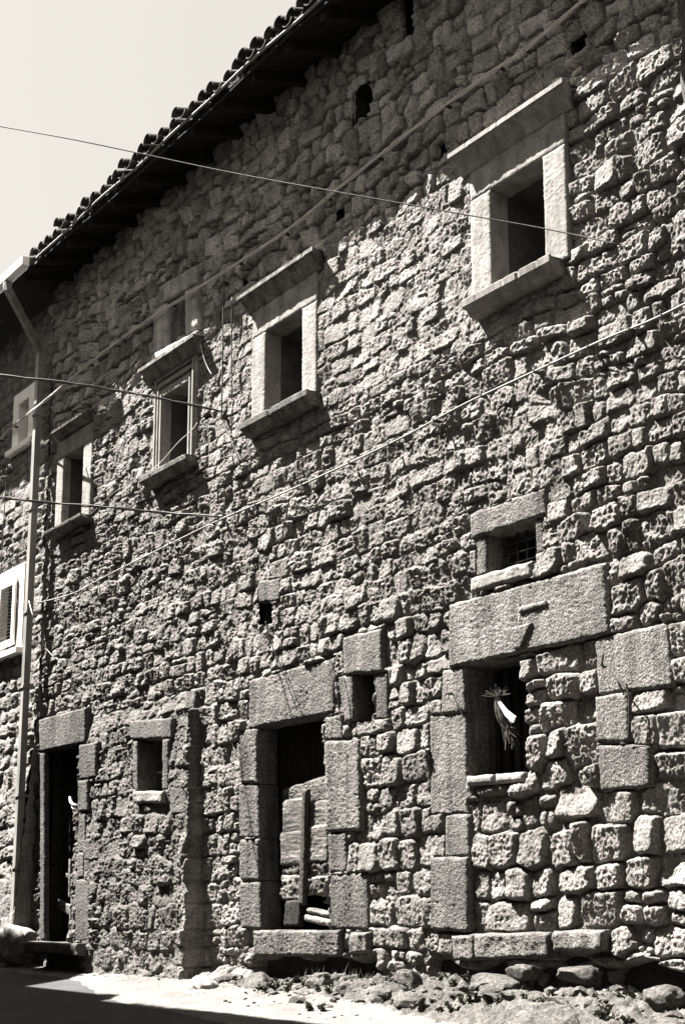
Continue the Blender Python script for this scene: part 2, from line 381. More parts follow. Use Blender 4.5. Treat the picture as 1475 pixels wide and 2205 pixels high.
    ks.sort(key=lambda k: -len(groups[k])*dens(k)*(1 if inview(k) else 0))
    big = ks[:nparts]; rest = ks[nparts:]
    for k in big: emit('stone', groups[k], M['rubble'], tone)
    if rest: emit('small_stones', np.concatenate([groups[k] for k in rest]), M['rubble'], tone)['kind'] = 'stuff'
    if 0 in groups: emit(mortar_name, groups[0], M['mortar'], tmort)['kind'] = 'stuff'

# ================================================================== the old stone house
house = thing('stone_house', 'long derelict rubble stone house with empty windows under a tiled eave, right of the downpipe', 'house', (-13.5, 0, -0.6))
def batter(U, Z):
    t = np.clip(0.25-0.05*Z, 0, 0.28)*sstep(3.1, 2.7, Z)
    ue = -15.67+0.083*(2.3-Z)+0.02*np.sin(Z*5)+0.012*np.sin(Z*17)
    s = np.clip((U+20.6)/2.4, 0, 1)*(1-sstep(ue-0.05, ue, U))
    # ragged hollow eaten under the plinth stones at the foot, right of the buttress
    foot = np.zeros_like(U)
    for (a, b, za, zb, dd) in ((-14.35,-11.9,-0.62,-0.30,.34),(-11.2,-9.9,-0.75,-0.34,.30),(-9.9,-8.7,-0.62,-0.27,.16),(-8.75,-6.0,-0.66,-0.30,.32)):
        foot = foot + dd*sstep(a, a+.15, U)*(1-sstep(b-.15, b, U))*sstep(za-.1, za+.05, Z)*(1-sstep(zb-.05, zb+.03, Z+0.05*np.sin(U*7)))
    led = 0.22*sstep(0, 1, (-0.42-Z)/0.25)*(U > -15.4)
    return t*s - foot + led

DL = 0.09      # the left doorway stands this far forward on the buttress slope
openings = []  # (name, u0,u1,z0,z1)
BL = []        # blocks: (window key, part name, quad, material key, d, kwargs)
W1o = (-9.94, -9.17, 6.24, 7.40); W2o = (-14.18, -13.36, 6.20, 7.37); W3o = (-16.83, -16.10, 6.20, 7.34); W4o = (-20.12, -19.41, 6.15, 7.36)
GRo = (-10.14, -9.46, 3.39, 3.79)
holes = []; OPEN = []
def opening(name, q, depth, m, parent, d0=0.20, label=None, open_shape=None):
    """reveal lining of an opening: four slabs running back from the frame stones into the room"""
    (a, b, c, e) = [np.array(p) for p in q]; g = 0.012; t = 0.12
    u0 = min(a[0], e[0])-g; u1 = max(b[0], c[0])+g; z1 = max(a[1], b[1])+g; z0 = min(c[1], e[1])-g
    mb = MB()
    mb.box((u0-t, 0.11, z0-t), (u0, depth, z1+t)); mb.box((u1, 0.11, z0-t), (u1+t, depth, z1+t))
    mb.box((u0, 0.11, z1), (u1, depth-.002, z1+t)); mb.box((u0, 0.11, z0-t), (u1, depth-.002, z0))
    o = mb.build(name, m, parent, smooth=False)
    if label: o['label'] = label
    hq = [tuple(p) for p in q]; holes.append(hq); OPEN.append(hq); return o
def frame_block(parent, name, q, mk_, d=0.035, **k):
    if mk_ == 'dressed' and d < 0.36 and d > -0.02: d = d - 0.028 + 0.010*math.sin(len(holes)*2.3)
    if mk_ == 'dressed' and d < 0.36 and k.get('keep'): d = d + 0.028
    k.pop('keep', None)
    if mk_ == 'dressed': k['tone'] = k.get('tone', 1.0)*(1.0+0.13*math.sin(len(holes)*5.1))
    holes.append([tuple(p) for p in q]); return block(name, q, M[mk_], parent, d=d, **k)

def cornice(name, u0, u1, zt, p, parent, mk_='weathered', hh=0.24, thin=0.05):
    """moulded window hood: thin lit fillet on top, a hollow curve running back to the wall below it"""
    n = 46; prof = [(0.12, zt+0.015), (-p, zt)]
    prof += [(-p, zt-thin), (-p+0.022, zt-thin-0.004)]
    for t in np.linspace(0.05, 1, 9): prof.append((-p+0.022+(p-0.05)*(t**0.75), zt-thin-0.004-(hh-thin)*(1-(1-t)**1.25)*1.0))
    prof += [(0.12, zt-hh-0.004)]
    prof = np.array(prof); k = len(prof)
    us = np.linspace(u0, u1, n+1); V = []
    for i, u in enumerate(us):
        wv = 0.010*fbm(np.array([u*5.0]), np.array([zt+p]), 3)[0]; chip = max(0, fbm(np.array([u*14.0]), np.array([zt*3.0]), 3)[0]-0.25)*0.05
        ret = 0.0
        for j, (y, z) in enumerate(prof):
            yy = y + (wv+chip if y < 0.1 else 0)
            zz = z + 0.6*wv
            dx = 0.0
            # returned ends: lower courses of the moulding are shorter
            sh = (y + p)*0.8 if y < 0.1 else 0.12
            if i == 0: dx = sh
            if i == n: dx = -sh
            V.append((u+dx, yy, zz))
    F = []
    for i in range(n):
        for j in range(k): F.append((i*k+j, i*k+(j+1)%k, (i+1)*k+(j+1)%k, (i+1)*k+j))
    F += [tuple(range(k))[::-1], tuple(n*k+j for j in range(k))]
    return mk(name, V, F, M[mk_], parent, smooth=False, tone=1.0)
def slab(name, u0, u1, zt, p, th, parent, mk_='weathered', end=0.0):
    SEED[0] += 1; s = SEED[0]*2.3
    n = 40; V = []; prof = [(0.1, zt+0.004), (-p*0.5, zt+.002), (-p+0.012, zt), (-p, zt-0.012), (-p+0.008, zt-th*0.45), (-p+0.05, zt-th*0.62), (-p+0.09, zt-th), (0.1, zt-th-0.01)]
    k = len(prof)
    for i, u in enumerate(np.linspace(u0, u1, n+1)):
        a = fbm(np.array([u*6.0+s]), np.array([s]), 3)[0]; c = max(0, fbm(np.array([u*12.0+s]), np.array([s+4]), 3)[0]-0.2)*0.05
        for j, (y, z) in enumerate(prof):
            sh = max(0, (y+p))*0.5 if i in (0, n) and y < 0.09 else 0
            V.append((u+(sh if i == 0 else -sh), y+(0.008*a+c if 1 < j < 7 else 0), z+0.008*a-(c*0.5 if j in (2,3) else 0)))
    F = [(i*k+j, i*k+(j+1)%k, (i+1)*k+(j+1)%k, (i+1)*k+j) for i in range(n) for j in range(k)]
    F += [tuple(range(k))[::-1], tuple(n*k+j for j in range(k))]
    return mk(name, V, F, M[mk_], parent, smooth=False)

# ---- four upper windows
def big_window(o, fl, fr, ft, hood, sill, fm, hm, label, lintel_z=None):
    u0, u1, z0, z1 = o
    w_ = opening('window', rect(u0, u1, z0, z1), 0.78, M['plaster'], house, label=label)
    frame_block(w_, 'jamb', rect(fl, u0, z0-.02, z1), fm, bev=0.006, amp=0.004, wob=0.004, back=(0.13 if fl < -16 else 0.24))
    frame_block(w_, 'jamb', rect(u1, fr, z0-.02, z1), fm, bev=0.006, amp=0.004, wob=0.004, back=(0.13 if fl < -16 else 0.24))
    frame_block(w_, 'lintel', rect(fl, fr, z1, ft), fm, bev=0.006, amp=0.004, wob=0.003)
    cornice('hood', hood[0], hood[1], hood[2], 0.20, w_, hm, hh=hood[3])
    holes.append(rect(hood[0]+.05, hood[1]-.05, ft, hood[2]-.03))
    slab('sill', sill[0], sill[1], z0, 0.21, sill[2], w_, hm)
    holes.append(rect(sill[0]+.08, sill[1]-.08, z0-sill[2]+.03, z0))
    return w_
w1 = big_window(W1o, -10.25, -8.86, 7.72, (-10.40, -8.70, 7.95, 0.23), (-10.22, -8.94, 0.17), 'pale', 'pale', 'large upper window in a bright pale stone frame, nearest the right end')
w2 = big_window(W2o, -14.50, -13.05, 7.74, (-14.62, -12.90, 7.95, 0.22), (-14.52, -13.00, 0.17), 'pale', 'weathered', 'upper window with pale frame and dark weathered hood, above the middle doorway')
w3 = big_window(W3o, -17.08, -15.92, 7.68, (-17.32, -15.74, 7.86, 0.21), (-17.18, -15.85, 0.15), 'pale', 'weathered', 'upper window with moulded grooved jambs and a thick dark hood')
w4 = big_window(W4o, -20.38, -19.10, 7.66, (-20.32, -19.02, 7.80, 0.12), (-20.36, -19.06, 0.10), 'pale', 'weathered', 'narrow upper window closest to the downpipe')
# grooved moulding on the third window: strips standing proud round the opening
for (a, b, c, e) in ((-17.06,-17.02,6.22,7.62),(-16.97,-16.94,6.22,7.50),(-16.89,-16.855,6.22,7.37),(-16.075,-16.04,6.22,7.37),(-15.99,-15.955,6.22,7.62)):
    MB().box((a, -0.062, c), (b, -0.02, e)).build('moulding', M['pale'], w3, smooth=False)
for (a, b, c, e) in ((-17.02,-15.99,7.585,7.62),(-16.94,-16.02,7.47,7.495)):
    MB().box((a, -0.060, c), (b, -0.02, e)).build('moulding', M['dressed'], w3, smooth=False)
# ---- grated window
g = opening('grated_window', rect(*GRo), 0.6, M['plaster'], house, label='small square grated window over the carved lintel')
frame_block(g, 'lintel', rect(-10.36, -9.27, 3.79, 4.06), 'dressed', d=0.05, tone=1.1)
frame_block(g, 'jamb', rect(-10.30, -10.14, 3.39, 3.79), 'dressed', tone=1.15)
frame_block(g, 'jamb', rect(-9.46, -9.33, 3.44, 3.79), 'dressed', tone=1.15)
frame_block(g, 'sill', [(-10.34,3.39),(-9.47,3.39),(-9.47,3.24),(-10.34,3.24)], 'pale', d=0.06, tone=0.9)
for i in range(5):
    V, F = tube_geo([(-10.04+i*0.13, 0.20, 3.36), (-10.04+i*0.13, 0.20, 3.82)], 0.009, 6); mk('grate_bar', V, F, M['iron'], g)
for z in (3.50, 3.60, 3.70):
    V, F = tube_geo([(-10.16, 0.20, z), (-9.44, 0.20, z)], 0.008, 6); mk('grate_bar', V, F, M['iron'], g)
# ---- big old doorway on the right, half walled up
rd = opening('walled_doorway', pq((994,1436),(1121,1420),(1128,1664),(1004,1680), d=0.0), 0.55, M['plaster'], house, label='dark opening left in the walled up doorway under the carved lintel')
big = frame_block(rd, 'carved_lintel', pq((962,1302),(1298,1209),(1306,1364),(962,1439), d=0.05), 'dressed', d=0.07, tone=1.22, amp=0.006, fr=20)
frame_block(rd, 'jamb_block', pq((946,1442),(993,1434),(997,1533),(944,1538)), 'dressed', tone=1.15)
frame_block(rd, 'jamb_block', pq((916,1538),(997,1533),(1000,1752),(918,1755)), 'dressed', tone=1.25, amp=0.007)
frame_block(rd, 'jamb_block', pq((951,1754),(1003,1752),(1006,1844),(952,1846)), 'dressed', tone=1.15)
frame_block(rd, 'jamb_block', pq((926,1846),(1008,1844),(1010,2007),(928,2003)), 'dressed', d=0.08, tone=1.15)
frame_block(rd, 'jamb_block', pq((1271,1374),(1432,1338),(1442,1478),(1282,1497)), 'dressed', d=0.05, tone=1.35, amp=0.005)
frame_block(rd, 'jamb_block', pq((1278,1500),(1351,1489),(1354,1597),(1281,1600)), 'dressed', d=0.06, tone=1.15)
frame_block(rd, 'jamb_block', pq((1283,1603),(1396,1604),(1398,1692),(1289,1706)), 'dressed', d=0.07, tone=1.15)
sl0 = frame_block(rd, 'sill_tile', pq((1004,1672),(1062,1667),(1064,1688),(1006,1692)), 'pale', d=0.06, amp=.002)
frame_block(rd, 'sill_tile', pq((1064,1667),(1126,1661),(1127,1683),(1066,1688)), 'pale', d=0.05, amp=.002)
# carved cross on the lintel: arm, post and wedge-shaped foot stand out from the face
def pc(*pts, d=0.04): return pq(*pts, d=d)
block('carved_cross', pc((1119,1308),(1177,1293),(1178,1303),(1119,1320)), M['dressed'], rd, d=0.065, back=0.06, amp=0.002, bev=.004, wob=.002, tone=1.45)
block('carved_cross', pc((1112,1284),(1119,1287),(1123,1345),(1115,1347)), M['dressed'], rd, d=0.045, back=0.05, amp=0.002, bev=.003, wob=.002, tone=1.3)
block('carved_foot', pc((1084,1356),(1147,1341),(1122,1396),(1110,1398)), M['dressed'], rd, d=0.068, back=0.07, amp=0.004, bev=.006, wob=.004, tone=1.25)
# ---- middle doorway
cdr = opening('doorway', pq((549,1566),(692,1540),(705,1999),(558,2003), d=0.0), 0.75, M['plaster'], house, label='tall open doorway with a broken plank door, middle of the facade')
frame_block(cdr, 'lintel', pq((532,1464),(718,1414),(716,1533),(692,1541),(531,1569))[:2] + pq((716,1534),(531,1569)), 'dressed', d=0.05, amp=0.008)
for q in (((511,1573),(550,1567),(551,1685),(513,1686)), ((507,1689),(551,1687),(553,1804),(508,1805)), ((512,1808),(553,1806),(555,1896),(513,1897)), ((511,1900),(556,1898),(559,2001),(514,1999))):
    frame_block(cdr, 'jamb_block', pq(*q), 'dressed', d=0.045, amp=0.008)
for q in (((693,1543),(731,1534),(733,1592),(694,1594)), ((695,1596),(770,1592),(774,1788),(699,1791)), ((700,1794),(741,1792),(743,1877),(703,1879)), ((706,1884),(788,1878),(789,2003),(706,1999))):
    frame_block(cdr, 'jamb_block', pq(*q), 'dressed', d=0.05, amp=0.008, tone=1.1)
frame_block(cdr, 'threshold', pq((549,2003),(735,2003),(735,2060),(551,2058)), 'dressed', d=0.10, amp=0.010, bev=.02)
# slot window beside it
sw = opening('slot_window', pq((756,1452),(799,1447),(801,1548),(758,1551), d=0.0), 0.5, M['plaster'], house, label='small upright slot window beside the middle doorway')
frame_block(sw, 'lintel', pq((735,1372),(820,1352),(820,1446),(737,1453)), 'dressed', d=0.06, tone=1.15)
frame_block(sw, 'jamb', pq((722,1455),(755,1452),(757,1552),(737,1556)), 'dressed', d=0.04)
frame_block(sw, 'jamb', pq((800,1447),(828,1444),(829,1548),(802,1550)), 'dressed', d=0.04)
# tiny slot above it
ts = opening('slot_window', pq((561,1299),(582,1296),(583,1338),(562,1341), d=0.0), 0.4, M['plaster'], house, label='tiny slot high above the middle doorway')
frame_block(ts, 'lintel', pq((552,1250),(600,1243),(600,1293),(553,1299)), 'dressed', d=0.05, tone=1.1)
# ---- left doorway
ld = opening('doorway', pq((95,1618),(168,1604),(161,2026),(94,2027), d=DL), 0.7, M['dark'], house, label='narrow dark doorway beside the downpipe')  # near black lining puts the shade of this reveal into its colour
frame_block(ld, 'lintel', pq((82,1549),(182,1523),(182,1598),(84,1619), d=DL+.03), 'dressed', d=DL+.04, tone=0.8)
frame_block(ld, 'jamb_block', pq((84,1622),(94,1620),(94,2026),(84,2026), d=DL+.03), 'dressed', d=DL+.05, tone=0.85, back=.08)
for q in (((169,1604),(206,1597),(206,1674),(170,1679)), ((169,1681),(190,1678),(190,1747),(168,1749)), ((167,1751),(183,1750),(183,1834),(167,1835)), ((167,1837),(183,1836),(181,1890),(166,1891)), ((163,1893),(194,1892),(194,2026),(162,2028))):
    frame_block(ld, 'jamb_block', pq(*q, d=DL+.10), 'dressed', d=DL+.13, tone=0.85, back=.3)
frame_block(ld, 'threshold', pq((60,2027),(176,2032),(176,2058),(62,2052), d=.34), 'dressed', d=0.42, back=0.5, tone=1.0, lump=0.02)
# ---- little square window between the doors
DQ = 0.16
qw = opening('square_window', pq((296,1594),(349,1592),(349,1700),(298,1702), d=DQ), 0.6, M['plaster'], house, label='small square window with a pale sill between the two doorways')
frame_block(qw, 'lintel', pq((278,1552),(368,1545),(368,1590),(280,1593), d=DQ), 'dressed', d=DQ+.03, tone=0.85)
frame_block(qw, 'jamb', pq((283,1596),(295,1595),(297,1701),(285,1702), d=DQ), 'dressed', d=DQ+.03, tone=0.85)
frame_block(qw, 'jamb', pq((350,1592),(364,1592),(364,1702),(350,1702), d=DQ), 'dressed', d=DQ+.03, tone=0.85)
frame_block(qw, 'sill', pq((289,1704),(353,1703),(353,1728),(290,1730), d=DQ+.05), 'pale', d=DQ+.08, lump=.01)
V, F = tube_geo([tuple(at(300,1664,-0.15)), tuple(at(352,1663,-0.15))], 0.014, 6); mk('bar', V, F, M['pipe'], qw)
# ---- walled up opening above the third window
nw_ = frame_block(house, 'blocked_window', pq((363,650),(399,630),(400,716),(363,738)), 'dressed', d=0.025, tone=1.1, lump=.03)
nw_['label'] = 'little walled up window above the third hood'
frame_block(nw_, 'jamb', pq((333,668),(361,652),(362,745),(333,762)), 'pale', d=0.07, tone=1.6)
frame_block(nw_, 'jamb', pq((401,628),(428,612),(430,708),(402,722)), 'pale', d=0.07, tone=1.6)
frame_block(nw_, 'lintel', pq((354,612),(425,570),(427,610),(355,652)), 'pale', d=0.07, tone=1.3)
frame_block(nw_, 'sill', pq((332,764),(430,712),(431,728),(330,782)), 'pale', d=0.09, tone=1.5)
# ---- long plinth stones at the foot
for q, dd in ((((961,2013),(1011,2011),(1013,2068),(968,2070)), .09), (((1014,2010),(1177,2006),(1176,2062),(1016,2068)), .11), (((1180,2005),(1291,2001),(1292,2048),(1181,2050)), .12)):
    frame_block(house, 'plinth_stone', pq(*q, d=dd), 'dressed', d=dd, amp=0.008, lump=0.015, tone=1.25, bev=.02)
for q, dd in ((((740,2008),(786,2006),(785,2052),(742,2056)), .10),):
    frame_block(house, 'plinth_stone', pq(*q, d=dd), 'dressed', d=dd, lump=0.03, tone=1.3, bev=.03)
# ---- putlog holes: dark square sockets left by scaffolding
sockets = [((1222,82),(1254,64),(1256,112),(1226,128)), ((756,190),(796,172),(796,246),(754,262)), ((722,448),(740,438),(742,474),(723,486)), ((519,592),(534,584),(534,616),(520,624)),
           ((862,-30),(888,-44),(886,74),(864,92)), ((1034,772),(1052,764),(1052,788),(1036,796)), ((440,890),(456,884),(456,904),(441,910)), ((1182,1141+0),(1202,1136),(1202,1160),(1183,1166)),
           ((452,1655),(462,1653),(462,1675),(453,1677)), ((196,1048),(210,1042),(210,1075),(197,1080)), ((938,305),(956,296),(956,335),(939,345)), ((1408,470),(1424,462),(1424,500),(1409,508))]
for q in sockets:
    qq = pq(*q, d=0.0); u0 = min(p[0] for p in qq); u1 = max(p[0] for p in qq); z0 = min(p[1] for p in qq)+.04; z1 = max(p[1] for p in qq)-.04
    mb = MB(); mb.v = [(u0,.035,z0),(u1,.035,z0),(u1,.035,z1),(u0,.035,z1),(u0,.4,z0),(u1,.4,z0),(u1,.4,z1),(u0,.4,z1)]
    mb.f = [(0,1,5,4),(1,2,6,5),(2,3,7,6),(3,0,4,7),(4,5,6,7)]
    o = mb.build('scaffold_hole', M['dark'], house, smooth=False); holes.append(rect(u0, u1, z0, z1))

# ---- masonry surface
def zones(u, z):
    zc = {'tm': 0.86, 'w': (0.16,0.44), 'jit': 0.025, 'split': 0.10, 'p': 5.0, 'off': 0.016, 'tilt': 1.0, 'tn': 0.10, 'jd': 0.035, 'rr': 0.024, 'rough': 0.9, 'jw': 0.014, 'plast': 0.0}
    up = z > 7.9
    if up: zc.update(tm=1.5, w=(0.15,0.42), jit=0.03, split=0.16, p=5.0, off=0.018, tilt=2.2, jd=0.060, rr=0.022, rough=0.85, jw=0.018, plast=-0.05, tn=0.24)  # stone colour made paler inside the eave shadow to lift the shade
    elif z > 3.4:
        zc.update(rough=1.0, plast=0.26, jd=0.026)
        if z > 5.8 and u > -15.5: zc.update(plast=0.75, rough=0.75, off=0.010)
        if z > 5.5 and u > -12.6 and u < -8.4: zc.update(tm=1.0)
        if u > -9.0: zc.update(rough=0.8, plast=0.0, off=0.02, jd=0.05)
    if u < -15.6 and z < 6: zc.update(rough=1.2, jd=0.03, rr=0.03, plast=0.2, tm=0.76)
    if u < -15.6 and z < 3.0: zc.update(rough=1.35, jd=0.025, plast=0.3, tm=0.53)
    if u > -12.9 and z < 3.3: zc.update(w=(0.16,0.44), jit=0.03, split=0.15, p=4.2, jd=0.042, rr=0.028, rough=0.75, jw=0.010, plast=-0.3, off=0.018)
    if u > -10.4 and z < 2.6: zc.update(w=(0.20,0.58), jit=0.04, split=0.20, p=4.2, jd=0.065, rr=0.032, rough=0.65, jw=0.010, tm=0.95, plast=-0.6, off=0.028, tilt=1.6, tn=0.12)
    if z < -0.25: zc.update(p=2.6, jit=0.06, rough=0.9, plast=0.0)
    return zc
us = [-20.95]
while us[-1] < -5.4:
    u = us[-1]; dp = (proj((u+.01,0,4))[0]-proj((u,0,4))[0])*100
    st_ = (2.1 if u > -13 else 1.6)/dp if u < -7.1 else 0.03
    us.append(u+min(st_, 0.034))
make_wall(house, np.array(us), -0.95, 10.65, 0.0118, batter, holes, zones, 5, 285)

# ---- shell behind the facade: dark rooms, floors, back wall
inn = MB()
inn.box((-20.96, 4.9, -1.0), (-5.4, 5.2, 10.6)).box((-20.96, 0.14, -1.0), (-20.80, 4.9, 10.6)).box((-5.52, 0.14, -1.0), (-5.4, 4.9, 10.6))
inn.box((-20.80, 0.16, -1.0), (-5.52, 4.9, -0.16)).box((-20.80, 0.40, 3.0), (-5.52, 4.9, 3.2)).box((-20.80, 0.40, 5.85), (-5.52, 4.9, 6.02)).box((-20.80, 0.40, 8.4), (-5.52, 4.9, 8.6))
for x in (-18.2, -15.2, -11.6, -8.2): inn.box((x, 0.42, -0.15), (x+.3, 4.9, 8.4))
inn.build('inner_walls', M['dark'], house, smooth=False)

# ---- roof
EP, EZ = 0.88, 10.32      # eave line
rf = MB(); sl_ = 0.33
def roofz(y): return EZ + (y+EP)*sl_
rf.add([(-20.7,-EP+.05,roofz(-EP+.05)-.02),(-5.4,-EP+.05,roofz(-EP+.05)-.02),(-5.4,3.0,roofz(3.0)-.02),(-20.7,3.0,roofz(3.0)-.02),
        (-20.7,-EP+.05,roofz(-EP+.05)-.06),(-5.4,-EP+.05,roofz(-EP+.05)-.06),(-5.4,3.0,roofz(3.0)-.06),(-20.7,3.0,roofz(3.0)-.06)],
       [(0,1,2,3),(7,6,5,4),(0,4,5,1),(1,5,6,2),(2,6,7,3),(3,7,4,0)])
rf.add([(-20.7,3.0,roofz(3.0)-.03),(-5.4,3.0,roofz(3.0)-.03),(-5.4,5.9,roofz(3.0)-.9),(-20.7,5.9,roofz(3.0)-.9)], [(0,1,2,3)])
roof = rf.build('roof', M['wood'], house, smooth=False)
def tile_geo(u, y0, z0, L, r0, r1, up=True, rot=0.0, n=8):
    V = []
    for k, (t, r) in enumerate(((0, r0), (0.5, (r0+r1)/2), (1, r1))):
        for rad in (r, r-0.016):
            for i in range(n+1):
                a = math.pi*i/n
                x = math.cos(a)*rad; h = math.sin(a)*rad*(1 if up else -0.75)
                V.append((u+x+rot*t*L, y0+t*L, z0+t*L*sl_+h))
    W = n+1; F = []
    for k in range(2):
        for i in range(n):
            a = k*2*W+i
            F.append((a, a+1, a+1+2*W, a+2*W)); F.append((a+W, a+W+2*W, a+W+1+2*W, a+W+1))
    for i in range(n): F.append((i, i+W, i+W+1, i+1))
    for k in range(2):
        for e_ in (0, n):
            a = k*2*W+e_; F.append((a, a+2*W, a+3*W, a+W))
    return V, F
u = -19.62; rsT = np.random.RandomState(21)
rows = MB(); hid = MB()
while u < -7.0:
    j = rsT.normal(0, .012, 6)
    y0 = -EP - 0.06 + j[0]*3.5; z0 = EZ + 0.055 + abs(j[1])*2.2
    V, F = tile_geo(u+j[2], y0, z0, 0.48, 0.105, 0.085, True, j[3]*1.5); mk('roof_tile', V, F, M['tile'], roof, tone=float(0.75+rsT.rand()*0.7))
    V, F = tile_geo(u+0.13+j[4], y0+0.03, EZ+0.045, 0.48, 0.10, 0.085, False, 0); mk('roof_tile', V, F, M['tile'], roof, tone=float(0.75+rsT.rand()*0.6))
    for k in range(1, 10):
        V, F = tile_geo(u+rsT.normal(0,.008), y0+0.40*k, z0+0.40*k*sl_+.01*rsT.rand(), 0.46, 0.105, 0.085, True, 0, 6); hid.add(V, F)
    u += 0.262 + rsT.normal(0, .006)
o = hid.build('upper_tiles', M['tile'], roof); o['kind'] = 'stuff'
V, F = tube_geo([(x, -EP-0.015+0.010*math.sin(x*3), EZ-0.035+0.012*math.sin(x*1.7)) for x in np.linspace(-19.5, -5.5, 60)], 0.018, 7); mk('eave_rod', V, F, M['palecable'], roof)
V, F = tube_geo([(x, -EP+0.05+0.012*math.sin(x*2.1), EZ-0.10+0.02*math.sin(x*0.9)) for x in np.linspace(-19.5, -5.5, 60)], 0.016, 6); mk('eave_rod', V, F, M['wood'], roof)
for x in np.arange(-20.2, -5.6, 0.75):
    y1 = -EP+.10; MB().add([(x,y1,roofz(y1)-.07),(x+.11,y1,roofz(y1)-.07),(x+.11,.3,roofz(.3)-.07),(x,.3,roofz(.3)-.07),(x,y1+.03,roofz(y1)-.19),(x+.11,y1+.03,roofz(y1)-.19),(x+.11,.3,roofz(.3)-.21),(x,.3,roofz(.3)-.21)],
        [(0,1,2,3),(7,6,5,4),(0,4,5,1),(1,5,6,2),(2,6,7,3),(3,7,4,0)]).build('rafter', M['wood'], roof, smooth=False)

# ---- broken door of boards and stone inside the middle doorway
YD = 0.17
def dp(x, y): return at(x, y, -YD)
leafA = [(606,1724,655,1790),(605,1793,654,1862),(605,1865,652,1884),(605,1887,652,1938)]
leafB = [(659,1728,708,1777),(659,1780,708,1855),(659,1858,708,1886),(659,1889,708,1928)]
door = None
for k, (leaf, lb) in enumerate(((leafA, 'left leaf of stacked bleached boards'), (leafB, 'right leaf of stacked bleached boards'))):
    par = cdr
    for i, (x0, y0_, x1, y1_) in enumerate(leaf):
        a = dp(x0, y0_); b = dp(x1, y1_)
        q = [(a[0], a[2]), (b[0], a[2]+.01), (b[0]+.0, b[2]), (a[0]+.01, b[2])]
        er = 0.006 if i < 2 else 0.020
        block('door_board', q, M['palewood'], par, d=-YD+0.02*(i%2), back=0.05, amp=er, bev=0.012, wob=0.02 if i > 1 else .006, tone=1.0, fr=(14 if i > 1 else 20))
a = dp(600, 1700); b = dp(708, 1722); block('door_board', [(a[0],a[2]),(b[0],a[2]+.12),(b[0],b[2]),(a[0],b[2])], M['palewood'], cdr, d=-YD-.05, back=.05, amp=.008, wob=.02)
a = dp(560, 1575); b = dp(706, 1690)
for k in range(5):
    u0 = a[0]-.05+(b[0]-a[0]+.1)*k/5; u1 = a[0]-.05+(b[0]-a[0]+.1)*(k+1)/5-.01
    block('door_board', rect(u0, u1, b[2]-.1, a[2]+.1), M['wood'], cdr, d=-YD-.16, back=.04, amp=.004)
# leaning post and the gap behind, low planks
P0 = at(648,1728,-.24); P1 = at(645,1992,-.10)
block('leaning_plank', pq((648,1698),(659,1700),(653,1950),(640,1950), d=-.10), M['iron'], cdr, d=-.10, back=.05, amp=.004, wob=.012)
block('leaning_post', pq((612,1940),(646,1936),(645,1994),(608,1996), d=-.10), M['wood'], cdr, d=-.10, back=.06, amp=.006)
block('door_board', pq((657,1953),(708,1964),(708,1977),(657,1966), d=-.12), M['palewood'], cdr, d=-.12, back=.08, tone=1.1)
block('door_stone', pq((655,1970),(708,1980),(708,1997),(655,1984), d=-.11), M['pale'], cdr, d=-.11, back=.14, bev=.02, lump=.03, tone=.9)
# ---- left doorway: half open boarded door with gaps
for q, t, mm in ((((124,1935),(152,1950),(150,1972),(124,1954)), 1.1, 'palewood'), (((148,1850),(153,1850),(151,1932),(147,1932)), 1.1, 'palewood'), (((152,1928),(163,1930),(162,1948),(152,1947)), 1.3, 'palewood'),
              (((122,1640),(140,1636),(138,2024),(120,2024)), .7, 'wood'), (((141,1690),(152,1690),(150,2024),(139,2024)), .6, 'wood'), (((142,1880),(166,1884),(166,1892),(142,1890)), 1.0, 'palewood'), (((150,1958),(153,1958),(151,2026),(148,2026)), 1.2,'palewood')):
    block('door_board', pq(*q, d=-.12), M[mm], ld, d=(-.24 if mm == 'wood' else -.12), back=.04, tone=t, amp=.0015, wob=.002, bev=.003)
# ---- dark board behind the walled doorway opening
for k in range(5):
    a = at(1030+k*22, 1430, -.42); b = at(1052+k*22-2, 1670, -.42)
    block('back_board', rect(a[0], b[0], b[2]-.1, a[2]+.1), M['wood'], rd, d=-.42-.01*(k%2), back=.03, tone=.7, amp=.003)

# ================================================================== the neighbour on the left
HL = 0.03
nb = thing('neighbour_house', 'neighbouring house at the left edge with white framed window, shutter and pale gutter', 'house', (-22.5, -HL, -0.5))
keep_holes = holes; holes = []
wz = opening('window', rect(-22.002, -21.558, 8.061, 8.809), 0.02, M['white'], nb, label='small square window in a broad white surround')
for (n_, q) in (('surround', rect(-22.224,-22.002,8.011,9.021)), ('surround', rect(-21.558,-21.295,8.011,9.021)), ('surround', rect(-22.002,-21.558,8.809,9.021))):
    frame_block(wz, n_, q, 'white', d=HL+.04, amp=.001, bev=.003, wob=.001, back=.5)
MB().box((-22.275,-HL-.13,7.920),(-21.234,-HL+.3,8.010)).build('sill', M['white'], wz, smooth=False)
MB().box((-22.012,-HL+.14,8.051),(-21.548,-HL+.17,8.819)).build('infill', M['plaster'], wz, smooth=False)
sh = opening('window', rect(-22.346,-21.638,4.55,5.70), 0.02, M['white'], nb, label='louvred shutter window in a white surround')
frame_block(sh, 'surround', rect(-22.568,-21.396,5.70,5.90), 'white', d=HL+.04, amp=.001, bev=.003, wob=.001, back=.5)
frame_block(sh, 'surround', rect(-21.638,-21.396,4.47,5.70), 'white', d=HL+.04, amp=.001, bev=.003, wob=.001, back=.5)
frame_block(sh, 'surround', rect(-22.568,-22.346,4.47,5.70), 'white', d=HL+.04, amp=.001, bev=.003, wob=.001, back=.5)
MB().box((-22.628,-HL-.15,4.38),(-21.356,-HL+.3,4.469)).build('sill', M['white'], sh, smooth=False)
